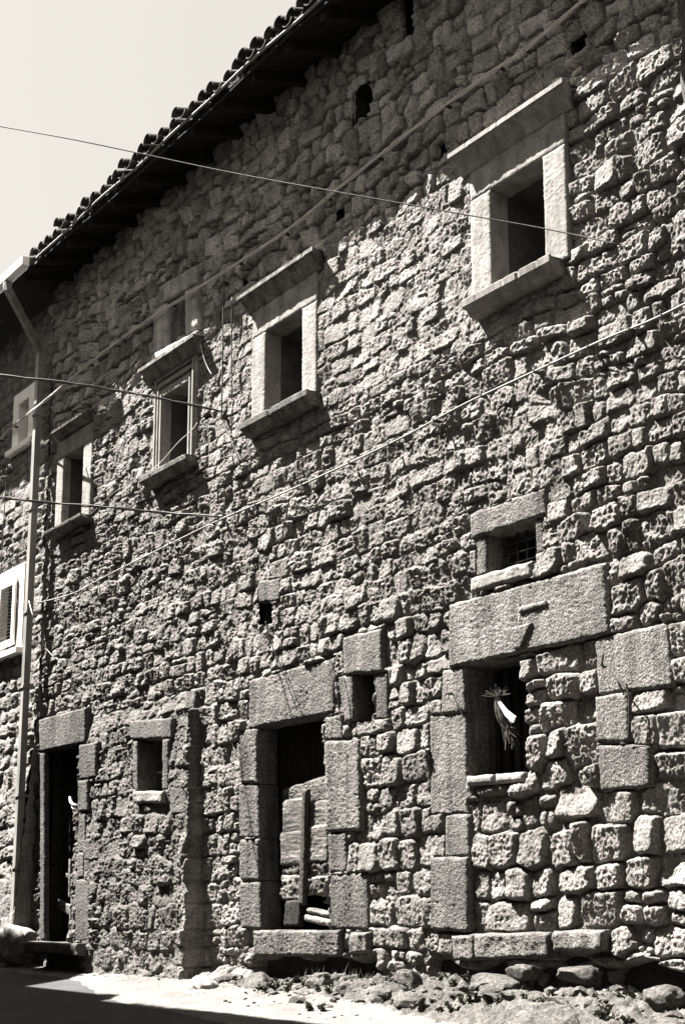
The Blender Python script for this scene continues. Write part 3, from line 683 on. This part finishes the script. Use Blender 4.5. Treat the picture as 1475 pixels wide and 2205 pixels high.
MB().box((-22.325,-HL+.08,4.56),(-21.649,-HL+.10,5.69)).build('backing', M['dark'], sh, smooth=False)
for (x0, x1) in ((-22.336,-21.649),):
    f = MB(); f.box((x0,-HL-.095,4.56),(x0+.08,-HL-.055,5.69)).box((x1-.08,-HL-.095,4.56),(x1,-HL-.055,5.69)).box((x0+.08,-HL-.094,4.56),(x1-.08,-HL-.056,4.66)).box((x0+.08,-HL-.094,5.59),(x1-.08,-HL-.056,5.69))
    sf_ = f.build('shutter', M['white'], sh, smooth=False)
    for k in range(16):
        z = 4.665+k*0.058
        MB().add([(x0+.08,-HL-.092,z),(x1-.08,-HL-.092,z),(x1-.08,-HL-.060,z+.014),(x0+.08,-HL-.060,z+.014),(x0+.08,-HL-.086,z-.005),(x1-.08,-HL-.086,z-.005),(x1-.08,-HL-.054,z+.009),(x0+.08,-HL-.054,z+.009)],
            [(0,1,2,3),(7,6,5,4),(0,4,5,1),(1,5,6,2),(2,6,7,3),(3,7,4,0)]).build('slat', M['shutter'], sh, smooth=False)
for z in (4.66, 5.5): MB().box((-22.386,-HL-.11,z),(-22.325,-HL-.03,z+.08)).build('hinge', M['iron'], sh, smooth=False)
def nzone(u, z):
    d_ = dict(tm=1.0, w=(0.25,0.5), jit=.03, split=.1, p=4.5, off=.01, tilt=1.0, tn=.08, jd=.035, rr=.06, rough=1.0, jw=.02, plast=.1)
    if z > 6.9: d_.update(rough=.35, plast=.25)
    if z < 0.9: d_.update(plast=.8, rough=.4)
    return d_
nus = np.arange(-24.6, -20.70, 0.034)
make_wall(nb, nus, -0.9, 10.3, 0.016, lambda U, Z: HL + 0.27*np.clip((3.6-Z)/3.8, 0, 1) + 0*U, holes, nzone, 9, 120)
holes = keep_holes
cb = MB(); cb.box((-24.6, 0.32, -.9), (-20.97, 4, 10.3))
mk('inner_walls', [v for v in cb.v], cb.f, M['dark'], nb, smooth=False)
# corner quoin face toward the ruin
cg = MB(); 
zs = np.linspace(-.9, 10.2, 160); V = []
for z in zs:
    for t in np.linspace(0, 1, 7):
        V.append((-20.72 + 0.05*fbm(np.array([z*5.0]), np.array([t*2.0]), 3)[0], -HL-0.27*min(1,max(0,(3.6-z)/3.8))+0.01+0.05*fbm(np.array([z*4.0]), np.array([3.3]), 3)[0]*(t==0) + t*(HL+.5), z))
F = [(i*7+j, i*7+j+1, (i+1)*7+j+1, (i+1)*7+j) for i in range(159) for j in range(6)]
mk('corner_stones', V, F, M['rubble'], nb)['kind'] = 'stuff'
# its roof, gutter and downpipe
NZ = 10.28; NP = 0.92
r2 = MB(); r2.add([(-26,-NP,NZ-.02),(-19.8,-NP,NZ-.02),(-19.8,3.0,NZ+1.25),(-26,3.0,NZ+1.25),(-26,-NP,NZ-.08),(-19.8,-NP,NZ-.08),(-19.8,3.0,NZ+1.19),(-26,3.0,NZ+1.19)], [(0,1,2,3),(7,6,5,4),(0,4,5,1),(1,5,6,2),(2,6,7,3),(3,7,4,0)])
nroof = r2.build('roof', M['wood'], nb, smooth=False)
for k in range(26):
    u = -19.9-0.25*k
    V, F = tile_geo(u, -NP-0.05, NZ+.05+.01*rsT.rand(), 0.48, .105, .085, True, 0); mk('roof_tile', V, F, M['tile'], nroof, tone=float(.8+.6*rsT.rand()))
G0, G1 = -26.0, -19.62
gp = [(-NP-.05, NZ+.02), (-NP-.17, NZ+.02), (-NP-.17, NZ-.11), (-NP-.05, NZ-.12)]
gut = MB().prism(gp, G0, G1).build('gutter', M['white'], nb, smooth=False)
def sqpipe(name, pts, s, m, parent):
    pts = [np.array(p, float) for p in pts]; V = []; F = []
    for k, p in enumerate(pts):
        t = (pts[min(k+1, len(pts)-1)] - pts[max(k-1, 0)]); t /= np.linalg.norm(t)
        a = np.array([1.0,0,0]) - t*t[0]; a /= np.linalg.norm(a); b = np.cross(t, a)
        for (i, j) in ((-1,-1),(1,-1),(1,1),(-1,1)): V.append(p + s*(a*i + b*j))
    for k in range(len(pts)-1):
        for i in range(4): F.append((k*4+i, k*4+(i+1)%4, k*4+4+(i+1)%4, k*4+4+i))
    F += [(3,2,1,0), tuple(len(pts)*4-4+i for i in range(4))]
    return mk(name, V, F, m, parent, smooth=False)
PU = -20.80; PY_ = -HL-.19
sqpipe('downpipe', [(-20.34,-NP-.11,NZ-.10),(-20.32,-NP-.11,NZ-.24),(PU,PY_,NZ-.95),(PU,PY_,NZ-1.05),(PU,PY_,4.0),(PU-.01,PY_,0.25),(PU-.02,PY_-.02,0.05)], 0.053, M['pipe'], nb)
for z in (8.2, 6.6, 4.9, 3.7, 2.0, 0.9): MB().box((PU-.072,PY_-.072,z),(PU+.072,PY_+.14,z+.035)).build('pipe_clip', M['pipe'], nb, smooth=False)

# ================================================================== house corner at the right edge
pr_ = thing('corner_house', 'shaded rough rendered house corner filling the upper right edge', 'house', (-3.0, -3.0, -1.2))
zs = np.arange(-1.3, 7.0, 0.04); ts = np.concatenate([np.linspace(0, .4, 14), np.linspace(.45, 3.5, 30)])
V = []
for z in zs:
    bz = 0.010*math.sin(z*3.1)+0.008*math.sin(z*9.7+1)
    for t in ts:
        V.append((-5.03+t+bz*math.exp(-t*4)+0.012*pn(np.array([z*9.]), np.array([t*5]))[0], -3.0-0.035*fbm(np.array([t*5.0]), np.array([z*5.0]), 3)[0]+(0.10*math.exp(-t*18)), z))
n = len(ts); F = [(i*n+j, i*n+j+1, (i+1)*n+j+1, (i+1)*n+j) for i in range(len(zs)-1) for j in range(n-1)]
mk('front_wall', V, F, M['piershade'], pr_)
MB().box((-4.98,-2.88,-1.3),(-1.5,2.0,7.0)).build('side_wall', M['piershade'], pr_, smooth=False)
MB().add([(-6.1,-4.25,6.95),(-1.2,-4.25,6.95),(-1.2,2.2,8.6),(-6.1,2.2,8.6),(-6.1,-4.25,6.80),(-1.2,-4.25,6.80),(-1.2,2.2,8.45),(-6.1,2.2,8.45)], [(0,1,2,3),(7,6,5,4),(0,4,5,1),(1,5,6,2),(2,6,7,3),(3,7,4,0)]).build('roof', M['tile'], pr_, smooth=False)  # unseen roof added, overhang sized to throw the front wall into shadow

# ================================================================== houses across the lane (they shade it); some unseen ones are added to block light
def far_house(x0, x1, yf, h, label, hr):
    t = thing('lane_house', label, 'house', ((x0+x1)/2, yf, -1.2))
    MB().box((x0, yf-6, -1.6), (x1, yf, h)).build('wall', M['farwall'], t, smooth=False)
    MB().add([(x0-.3,yf+.45,h-.05),(x1+.3,yf+.45,h-.05),(x1+.3,yf-3,h+hr),(x0-.3,yf-3,h+hr),(x0-.3,yf-6.3,h-.05),(x1+.3,yf-6.3,h-.05)], [(0,1,2,3),(3,2,5,4),(0,3,4),(1,5,2),(0,4,5,1)]).build('roof', M['tile'], t, smooth=False)
    for i in range(int((x1-x0)/2.6)):
        for z in (1.4, 4.3):
            if z+1.4 < h:
                xx = x0+1.2+i*2.6; f = MB().box((xx,yf-.002,z),(xx+.9,yf+.03,z+1.3)).build('window', M['pale'], t, smooth=False)
                MB().box((xx+.1,yf+.031,z+.1),(xx+.8,yf+.036,z+1.2)).build('shutter', M['shutter'], t, smooth=False)
    return t
far_house(-42, -24.6, -4.7, 10.5, 'tall grey rendered house across the lane, left of the view', 1.2)
far_house(-24.5, -20.2, -4.9, 7.9, 'middle grey rendered house across the lane beside the tall one', 1.0)
far_house(-20.1, -14.6, -5.0, 7.3, 'lowest grey rendered house of the row across the lane', 0.9)

far_house(-14.5, -10.9, -5.3, 5.0, 'unseen low house added at the end of the row to screen off sky light', 0.7)  # unseen, added to keep sky light off the lower wall
far_house(-10.7, -4.4, -7.95, 8.4, 'unseen house added just left of the viewpoint to shade the street', 0.8)  # added out of view to shade the street and cut ground bounce
far_house(9, 17, -1.0, 7.5, 'unseen grey house added to shut out sky at the right end of the lane', 0.8)  # added to block low sky light along the lane from the right
far_house(-62, -50, -1.5, 8.5, 'unseen grey house added to shut out sky at the far left end of the lane', 0.8)  # added to block low sky light from the lane's left end
far_house(-4, 14, -11.5, 3.6, 'unseen long low house added behind the viewpoint to cut sky fill', 0.8)  # invented, out of view, blocks part of the fill from behind

# ================================================================== ground
def gz(x, y): return -0.62 + 0.10*y - 0.013*(np.clip(x, -26, 2)+15)
# lane surface, reaches the horizon both ways
V = []; xs = np.concatenate([[-300,-80], np.arange(-40, 8.1, 0.5), [60, 300]]); ys = np.array([-40, -14, -9, -6, -4, -3, -2.4, -2, -1.6, -1.2, -.9, -.6, -.3, 0, .3, 40])
for y in ys:
    for x in xs: V.append((x, y, gz(x, max(-12, min(y, 0.3))) - 0.02))
n = len(xs); F = [(j*n+i, j*n+i+1, (j+1)*n+i+1, (j+1)*n+i) for j in range(len(ys)-1) for i in range(n-1)]
top(mk('lane', V, F, M['asphalt']), 'grey asphalt lane in deep shade at the foot of the houses', 'road', kind='structure')
# pale dusty verge and rocky bank along the wall foot
xs = np.arange(-26, -5.0, 0.024); ys = np.arange(-2.9, 0.45, 0.024)
X, Y = np.meshgrid(xs, ys)
edge = 0.35 + 1.1*sstep(-18.8, -14.0, X) + 0.55*sstep(-14, -10, X) + 0.55*sstep(-11, -8, X) + 0.12*fbm(X*0.9, Y*0+2, 3)  # verge outline follows the lane's shadow edge, pale colour backs up the sunlight
t_ = -Y - edge
bank = sstep(-0.85, -1.45, t_)*sstep(-14.6, -11.5, X)
bank2 = sstep(0.05, -0.45, t_)*(1-sstep(-14.6, -11.5, X))
lay = Y*1.0
Zg = gz(X, Y) + 0.004 + 0.012*fbm(X*3, Y*3, 3) - 0.06*sstep(0.0, 0.35, t_)
rk = billow(X*1.0+0.6*fbm(X*2,Y*2,2), Y*3.2, 4, 0.5)
Zg = Zg + bank*(0.05 + 0.06*sstep(-0.1,-1.3,t_) + 0.30*(rk-0.1)*sstep(0.1,-0.9,t_) + 0.03*fbm(X*7, Y*11, 3) - 0.05*(worley(X*3, Y*9) < 0.3)) + bank2*(0.02+0.05*billow(X*4, Y*5, 3)+0.02*fbm(X*12,Y*12,2))
V = np.stack([X, Y, Zg], -1).reshape(-1,3); ny, nx = X.shape
I = (np.arange(ny-1)[:,None]*nx + np.arange(nx-1)[None])
isrock = (bank[:-1,:-1] > 0.35)
def emit2(name, mask, m, label, cat, kind):
    ids = I[mask]; q4 = np.stack([ids, ids+1, ids+nx+1, ids+nx], 1); u_, inv = np.unique(q4.ravel(), return_inverse=True)
    top(mk(name, V[u_], inv.reshape(-1,4), m), label, cat, kind=kind)
emit2('verge', ~isrock, M['dust'], 'pale dusty strip between the lane and the wall foot', 'verge', 'structure')
emit2('rocky_bank', isrock, M['rock'], 'sunlit layered rocky bank under the plinth stones', 'bank', 'structure')

# loose stones
def rock(name, c, s, label, seed, parent=None, m='rock', group=None, sub=4):
    import bmesh
    bm = bmesh.new(); bmesh.ops.create_icosphere(bm, subdivisions=sub, radius=1.0); co = np.array([v.co[:] for v in bm.verts]); fs = [tuple(v.index for v in f.verts) for f in bm.faces]; bm.free()
    n_ = 0.30*fbm(co[:,0]*1.3+seed*3.1+co[:,2], co[:,1]*1.3+seed-co[:,2]*.7, 3) + 0.14*fbm(co[:,0]*4+seed+co[:,2]*3, co[:,1]*4+co[:,2]*4, 3)
    co = np.sign(co)*np.abs(co)**0.8*(1+n_)[:,None]
    rr_ = np.random.RandomState(seed+100)
    for _ in range(9):
        nn = rr_.normal(size=3); nn /= np.linalg.norm(nn); lim = rr_.uniform(.55, .85); dd_ = co @ nn
        co = co - np.clip(dd_-lim, 0, None)[:,None]*nn*0.9
    co = co*np.array(s)*1.15
    P = co + np.array(c)
    o = mk(name, P, fs, M[m], parent, org=c if parent is None else None, tone=1.0, smooth=True)
    if parent is None: top(o, label, 'stone', group=group)
    return o
def gpt(px, py, dd=0.0):      # ground point seen at a pixel
    r = FW + RT*(px-CPX)/CF - UP*(py-CPY)/CF
    t = (-0.62 + 0.10*CP[1] - CP[2])/(r[2] - 0.10*r[1]); return CP + r*t
q = at(22, 2015, .35); rock('base_render', (q[0]-.05, -.20, q[2]-.12), (.50,.18,.30), '', 31, parent=nb, m='pale')
p = gpt(448, 2124); p[1] = max(min(p[1], -.55), -.7); q = at(448, 2118, .6)
rock('loose_stone', (q[0], -.62, q[2]-.01), (.17,.12,.085), 'pale loose stone lying below the dark buttress shadow', 1, m='pale')
q = at(556, 2118, .30); rock('loose_stone', (q[0], -.32, q[2]), (.22,.14,.11), 'flat grey stone lying left of the hollow under the threshold', 2)
RK = [(880,2112,.25,.30,.10,.12), (1065,2118,.30,.55,.16,.09), (780,2140,.35,.22,.12,.08), (960,2168,.55,.35,.14,.10), (700,2150,.4,.2,.1,.06), (1240,2100,.22,.34,.12,.07), (1130,2098,.2,.34,.12,.08), (1330,2180,.5,.4,.15,.09), (1150,2160,.55,.36,.14,.08), (620,2150,.45,.18,.1,.05), (850,2160,.5,.26,.12,.06), (1420,2150,.35,.35,.14,.08)]
RL = ['grey boulder half buried at the bank, below the left jamb of the walled doorway', 'long flat rock under the hollow of the plinth', 'small rock on the bank below the rubble right of the middle doorway', 'dark undercut rock low on the bank in the middle of the right half',
      'little rock at the verge below the threshold hollow', 'thin flat rock wedged under the rightmost plinth stone', 'rounded rock wedged under the longest plinth stone', 'broad rock low on the bank below the rightmost rubble', 'broad flat rock at the bottom edge below the carved lintel',
      'smallest rock at the verge, just right of the flat grey stone', 'flat rock near the bottom edge where the bank begins', 'rock at the right edge in front of the dark undercut']
for i, ((x, y, d_, a, b, c), lb) in enumerate(zip(RK, RL)):
    q = at(x, y, d_); rock('bank_rock', tuple(q), (a*.5, b, c*1.1), lb, i+5, m='rock', group='rocks on the bank')
# rubble grit along the foot
mb = MB(); rg = np.random.RandomState(8)
for i in range(500):
    x = rg.uniform(-22, -7); y = -rg.rand()**1.6*(0.5+0.9*(x > -14)); s = rg.uniform(.006, .022)
    ix = int(np.clip((x-xs[0])/0.024, 0, nx-1)); iy = int(np.clip((y-ys[0])/0.024, 0, ny-1)); z = Zg[iy, ix]
    V8 = [(x+sx*s*rg.uniform(.6,1.2), y+sy*s*rg.uniform(.6,1.2), z+sz*s*rg.uniform(.5,.9)) for sz in (-.5,1) for (sx, sy) in ((-1,-1),(1,-1),(1,1),(-1,1))]
    mb.add(V8, [(3,2,1,0),(4,5,6,7),(0,1,5,4),(1,2,6,5),(2,3,7,6),(3,0,4,7)])
top(mb.build('gravel', M['dust'], org=None), 'loose gravel and chips scattered at the wall foot', 'gravel', kind='stuff')
# broken rubble lying on the bank
mb = MB()
import bmesh as _bm
b_ = _bm.new(); _bm.ops.create_icosphere(b_, subdivisions=2, radius=1.0); ICO = np.array([v.co[:] for v in b_.verts]); ICF = [tuple(v.index for v in f.verts) for f in b_.faces]; b_.free()
for i in range(330):
    x = rg.uniform(-14.8, -7.0); y = -rg.rand()**1.3*(0.30+0.60*sstep(-14.5, -11.5, np.array([x]))[0]); s0 = 0.02+0.085*rg.rand()**2.2
    ix = int(np.clip((x-xs[0])/0.024, 0, nx-1)); iy = int(np.clip((y-ys[0])/0.024, 0, ny-1)); z = Zg[iy, ix]
    co = ICO*(1+0.35*fbm(ICO[:,0]*1.6+i*3.3+ICO[:,2], ICO[:,1]*1.6-ICO[:,2]+i, 2))[:,None]
    for _ in range(6):
        nn = rg.normal(size=3); nn /= np.linalg.norm(nn); dd_ = co @ nn; co = co - np.clip(dd_-rg.uniform(.45,.75), 0, None)[:,None]*nn
    mb.add(co*s0*np.array([rg.uniform(1,2.0), 1, rg.uniform(.5,.9)]) + np.array([x, y, z+s0*.15]), ICF)
top(mb.build('broken_rubble', M['rock'], smooth=False), 'small broken rubble lying all over the rocky bank', 'rubble', kind='stuff')
# weeds
mb = MB()
def tuft(x, y, z, h, nst, leafy):
    for k in range(nst):
        a = rg.rand()*6.28; l = h*rg.uniform(.5,1.1); dx = math.cos(a)*l*rg.uniform(.2,.7); dy = math.sin(a)*l*rg.uniform(.2,.7)
        w_ = .004; mb.add([(x-w_,y,z-.02),(x+w_,y,z-.02),(x+dx,y+dy,z+l)], [(0,1,2)])
        if leafy:
            for t in range(7):
                f = rg.uniform(.25,1); cx, cy, cz_ = x+dx*f, y+dy*f, z+l*f; s = rg.uniform(.010,.024); n1 = rg.normal(size=3)*s; n2 = rg.normal(size=3)*s
                mb.add([(cx-n1[0],cy-n1[1],cz_-n1[2]),(cx+n2[0],cy+n2[1],cz_+n2[2]),(cx+n1[0],cy+n1[1],cz_+n1[2]),(cx-n2[0],cy-n2[1],cz_-n2[2])], [(0,1,2,3)])
for i in range(170):
    x = -14.2+7.0*rg.rand(); y = -rg.uniform(.05, 1.1) if x > -12 else -rg.uniform(.05,.6)
    cl = fbm(np.array([x*1.5]), np.array([y*2.0]), 2)[0]
    if cl < -.02: continue
    ix = int(np.clip((x-xs[0])/0.024, 0, nx-1)); iy = int(np.clip((y-ys[0])/0.024, 0, ny-1)); tuft(x, y, Zg[iy, ix], rg.uniform(.03,.09), rg.randint(3,8), True)
for i in range(25):
    x = -13.2+2.2*rg.rand(); y = -rg.uniform(.05,.4); iy = int(np.clip((y-ys[0])/0.024, 0, ny-1)); ix = int((x-xs[0])/0.024); tuft(x, y, Zg[iy, ix], rg.uniform(.12,.22), 4, False)
top(mb.build('weeds', M['leaf'], smooth=False), 'small dusty weeds growing over the rocky bank', 'weeds', kind='stuff')

# ================================================================== cables and small things on the wall
def cable(name, pts, r, m, label, cat='cable', n=8, parent=None, strands=1, clips=0):
    P = spline(pts, n)
    if strands == 1: V, F = tube_geo(P, r, 6)
    else:
        V = []; F = []
        for s in range(strands):
            ph = s*2*math.pi/strands; tt = np.arange(len(P))*0.55
            off_ = np.stack([0*tt, -np.abs(np.cos(tt+ph))*r*1.2, np.sin(tt+ph)*r*1.2], 1)
            v, f = tube_geo(P+off_, r, 5); k = len(V); V += [tuple(x) for x in v]; F += [tuple(i+k for i in g_) for g_ in f]
    o = mk(name, V, F, m, None, org=P[0])
    top(o, label, cat)
    if clips:
        for i in np.linspace(2, len(P)-3, clips).astype(int):
            c = P[i]; MB().box((c[0]-.007,c[1]-r*1.6,c[2]-r*1.6),(c[0]+.007,c[1]+.08,c[2]+r*1.6)).build('cable_clip', M['iron'], o, smooth=False)
    return o
cable('overhead_wire', [at(-40,266,3.6), at(0,272,3.4), at(150,299,2.9), at(300,330,2.35), at(500,372,1.75), at(735,415,1.2), at(1000,462,.6), at(1180,494,.25), at(1335,527,.07)], .0065, M['iron'], 'thin wire from the sky past the largest pale window, topmost of three crossing wires')
cable('overhead_wire', [at(-40,803,2.6), at(0,808,2.5), at(150,825,1.8), at(250,841,1.2), at(340,857,.75), at(475,885,.08)], 0.0096, M['cable'], 'twisted wire passing in front of the grooved window, middle of the three crossing wires', strands=2)
cable('overhead_wire', [at(-40,1068,2.4), at(0,1072,2.3), at(120,1084,1.6), at(250,1094,1.0), at(350,1104,.5), at(475,1113,.10)], 0.0096, M['cable'], 'twisted wire low under the sills, lowest of the three crossing wires', strands=2)
cable('wall_cable', [at(-10,958,HL+.12), at(30,918,HL+.12), at(100,862,.55), at(160,812,.2), at(230,755,.14), at(330,683,.13), at(515,566,.13), at(625,492,.13), at(735,402,.13), at(900,272,.13), at(1050,162,.13), at(1130,108,.13), at(1262,-4,.13), at(1330,-60,.13)], .012, M['string'], 'bundled cable running up the shaded top of the facade beneath the eave', strands=3, clips=16)
cable('wall_cable', [at(82,1299,.12), at(160,1277,.12), at(230,1240,.11), at(350,1180,.11), at(470,1121,.11), at(600,1066,.11), at(735,1005,.11), at(870,940,.11), at(1000,870,.11), at(1150,800,.11), at(1300,731,.11), at(1400,690,.11), at(1490,646,.11), at(1560,610,.11)], 0.0104, M['palecable'], 'thick pale cable clipped across the middle of the facade, passing under the big window', clips=18)
cable('wall_cable', [at(483,585,.10), at(481,680,.09), at(480,780,.09), at(478,872,.09), at(480,905,.08), at(503,960,.08), at(520,1010,.07)], .010, M['cable'], 'thin upright cable between the grooved window and the pale one', clips=4)
cable('wall_cable', [at(500,640,.09), at(499,720,.08), at(500,860,.08)], .008, M['cable'], 'short upright cable just left of the second pale window')
cable('wall_cable', [at(-5,1222,HL+.06), at(30,1200,HL+.06), at(55,1180,HL+.06)], .010, M['cable'], 'short cable above the white shutter surround')
cable('wall_cable', [at(22,950,HL+.07), at(14,1040,HL+.07), at(8,1140,HL+.07), at(2,1240,HL+.07)], .008, M['cable'], 'upright cable at the far left below the small white window')
cable('string', [at(432,742,.10), at(440,772,.09), at(448,792,.08), at(456,806,.08)], .006, M['string'], 'pale string hanging from the right end of the grooved window hood', 'string')
cable('string', [at(326,1014,.10), at(350,992,.16), at(385,952,.18), at(412,928,.14), at(426,910,.08)], .006, M['string'], 'pale string slung diagonally across the grooved window opening', 'string')
cable('string', [at(196,1107,.10), at(240,1066,.10), at(280,1040,.10), at(326,1014,.10)], .005, M['palecable'], 'thin string running from the narrow window up to the grooved window', 'string')
cable('string', [at(61,1285,HL+.14), at(70,1320,.45), at(84,1360,.3), at(100,1395,.2), at(122,1418,.16), at(143,1420,.14)], .007, M['string'], 'pale loose wire end curling beside the downpipe at shutter height', 'string')
cable('wire_coil', [at(470,1122,.12), at(462,1140,.13), at(448,1150,.13), at(442,1142,.13), at(452,1130,.13), at(464,1134,.13)], .008, M['palecable'], 'small coil of wire hanging from the thick cable', 'wire coil')
cable('iron_bracket', [at(470,1085,.08), at(470,1060,.14), at(484,1056,.14), at(484,1100,.12), at(478,1120,.10)], .010, M['iron'], 'iron bracket holding the wires under the grooved window', 'bracket', n=4)
cable('dry_stem', [at(572,1338,.10), at(580,1372,.09), at(592,1404,.08), at(606,1437,.07), at(622,1480,.08), at(640,1530,.08)], .006, M['wood'], 'thin dry stem hanging over the lintel of the middle doorway', 'stem')
cable('dry_stem', [at(715,1425,.10), at(724,1470,.10), at(730,1520,.10), at(738,1570,.09)], .007, M['wood'], 'dry stem trailing down right of the middle doorway lintel', 'stem')
cable('iron_hook', [at(1297,1407,.12), at(1296,1433,.13), at(1306,1436,.06)], .012, M['iron'], 'bent iron hook in the bright block right of the carved lintel', 'hook', n=5)
cable('iron_rod', [at(1307,1437,.13), at(1330,1466,.14), at(1352,1492,.13), at(1354,1540,.11), at(1352,1598,.06)], .009, M['iron'], 'thin iron rod leaning down from the bent hook', 'rod', n=5)
cable('iron_hook', [at(960,1477,.10), at(963,1492,.15), at(973,1493,.12), at(966,1496,.06)], .011, M['iron'], 'small iron hook left of the dark opening in the walled doorway', 'hook', n=5)
cable('iron_rod', [at(974,1494,.12), at(985,1518,.12), at(998,1543,.10)], .006, M['iron'], 'short thin rod hanging from the small hook', 'rod', n=5)
# insulators where the crossing wires meet the wall
for (x, y, lb) in ((475,885,'little white insulator holding the middle crossing wire'), (476,1113,'little white insulator holding the lowest crossing wire')):
    c = at(x, y, .07); V, F = tube_geo([c+np.array([0,.08,0]), c+np.array([0,.03,0]), c+np.array([0,.028,0]), c, c+np.array([0,-.02,0]), c+np.array([0,-.035,0])], [.01,.01,.022,.028,.02,.012], 8)
    top(mk('insulator', V, F, M['string'], None, org=c), lb, 'insulator')
# bunch of dried stems with paper hung in the walled doorway
hb = thing('dried_bunch', 'bunch of dry stems with a white paper hanging in the dark doorway opening', 'bunch', tuple(at(1072,1502,.02)))
mb = MB(); rgb = np.random.RandomState(4)
c0 = at(1070,1500,.02); c1 = at(1082,1545,.02); c2 = at(1100,1590,.0)
for i in range(46):
    j = rgb.normal(0, .028, 3); k = rgb.normal(0, .05, 3)
    V, F = tube_geo(spline([c0+j*.4, c1+j+np.array([0,0,-.0]), c2+k*.8+np.array([0,0,rgb.uniform(-.08,.06)])], 4), .0035, 3, False); mb.add(V, F)
for i in range(34):
    a = rgb.normal(0,1,3); a /= np.linalg.norm(a); a[2] = abs(a[2])*.8+.1; l = rgb.uniform(.05,.15)
    V, F = tube_geo([c0, c0+a*l*.6, c0+a*l+rgb.normal(0,.012,3)], .003, 3, False); mb.add(V, F)
mb.build('stems', M['straw'], hb)
pa = [at(1071,1512,.07), at(1075,1510,.07), at(1090,1528,.08), at(1109,1543,.09), at(1104,1556,.09), at(1100,1554,.09), at(1086,1540,.08)]
pb = [q_+np.array([0.0,.015,0]) for q_ in pa]
k = len(pa); mb = MB(); mb.v = [tuple(x) for x in pa+pb]; mb.f = [tuple(range(k)), tuple(range(k, 2*k))[::-1]] + [(i, (i+1)%k, k+(i+1)%k, k+i) for i in range(k)]
mb.build('paper', M['paper'], hb, smooth=False)
V, F = tube_geo([c0+np.array([0,.3,.25]), c0+np.array([0,.12,.08]), c0], .004, 4); mk('tie_string', V, F, M['iron'], hb)
# rag in the left doorway
V, F = tube_geo(spline([at(151,1716,.05), at(154,1728,.06), at(160,1733,.06), at(167,1733,.05)], 5), [.012,.016,.02,.022,.024,.024,.024,.022,.022,.02,.02,.018,.018,.016,.014,.012], 6)
top(mk('white_rag', V, F, M['paper'], None, org=at(155,1725,.05)), 'twisted white rag hanging inside the narrow left doorway', 'rag')
V, F = tube_geo(spline([at(152,1722,.05), at(157,1740,.06), at(166,1745,.05)], 5), .009, 5)
top(mk('white_rag', V, F, M['paper'], None, org=at(157,1740,.05)), 'thin loop of white cloth just below the twisted rag', 'rag')
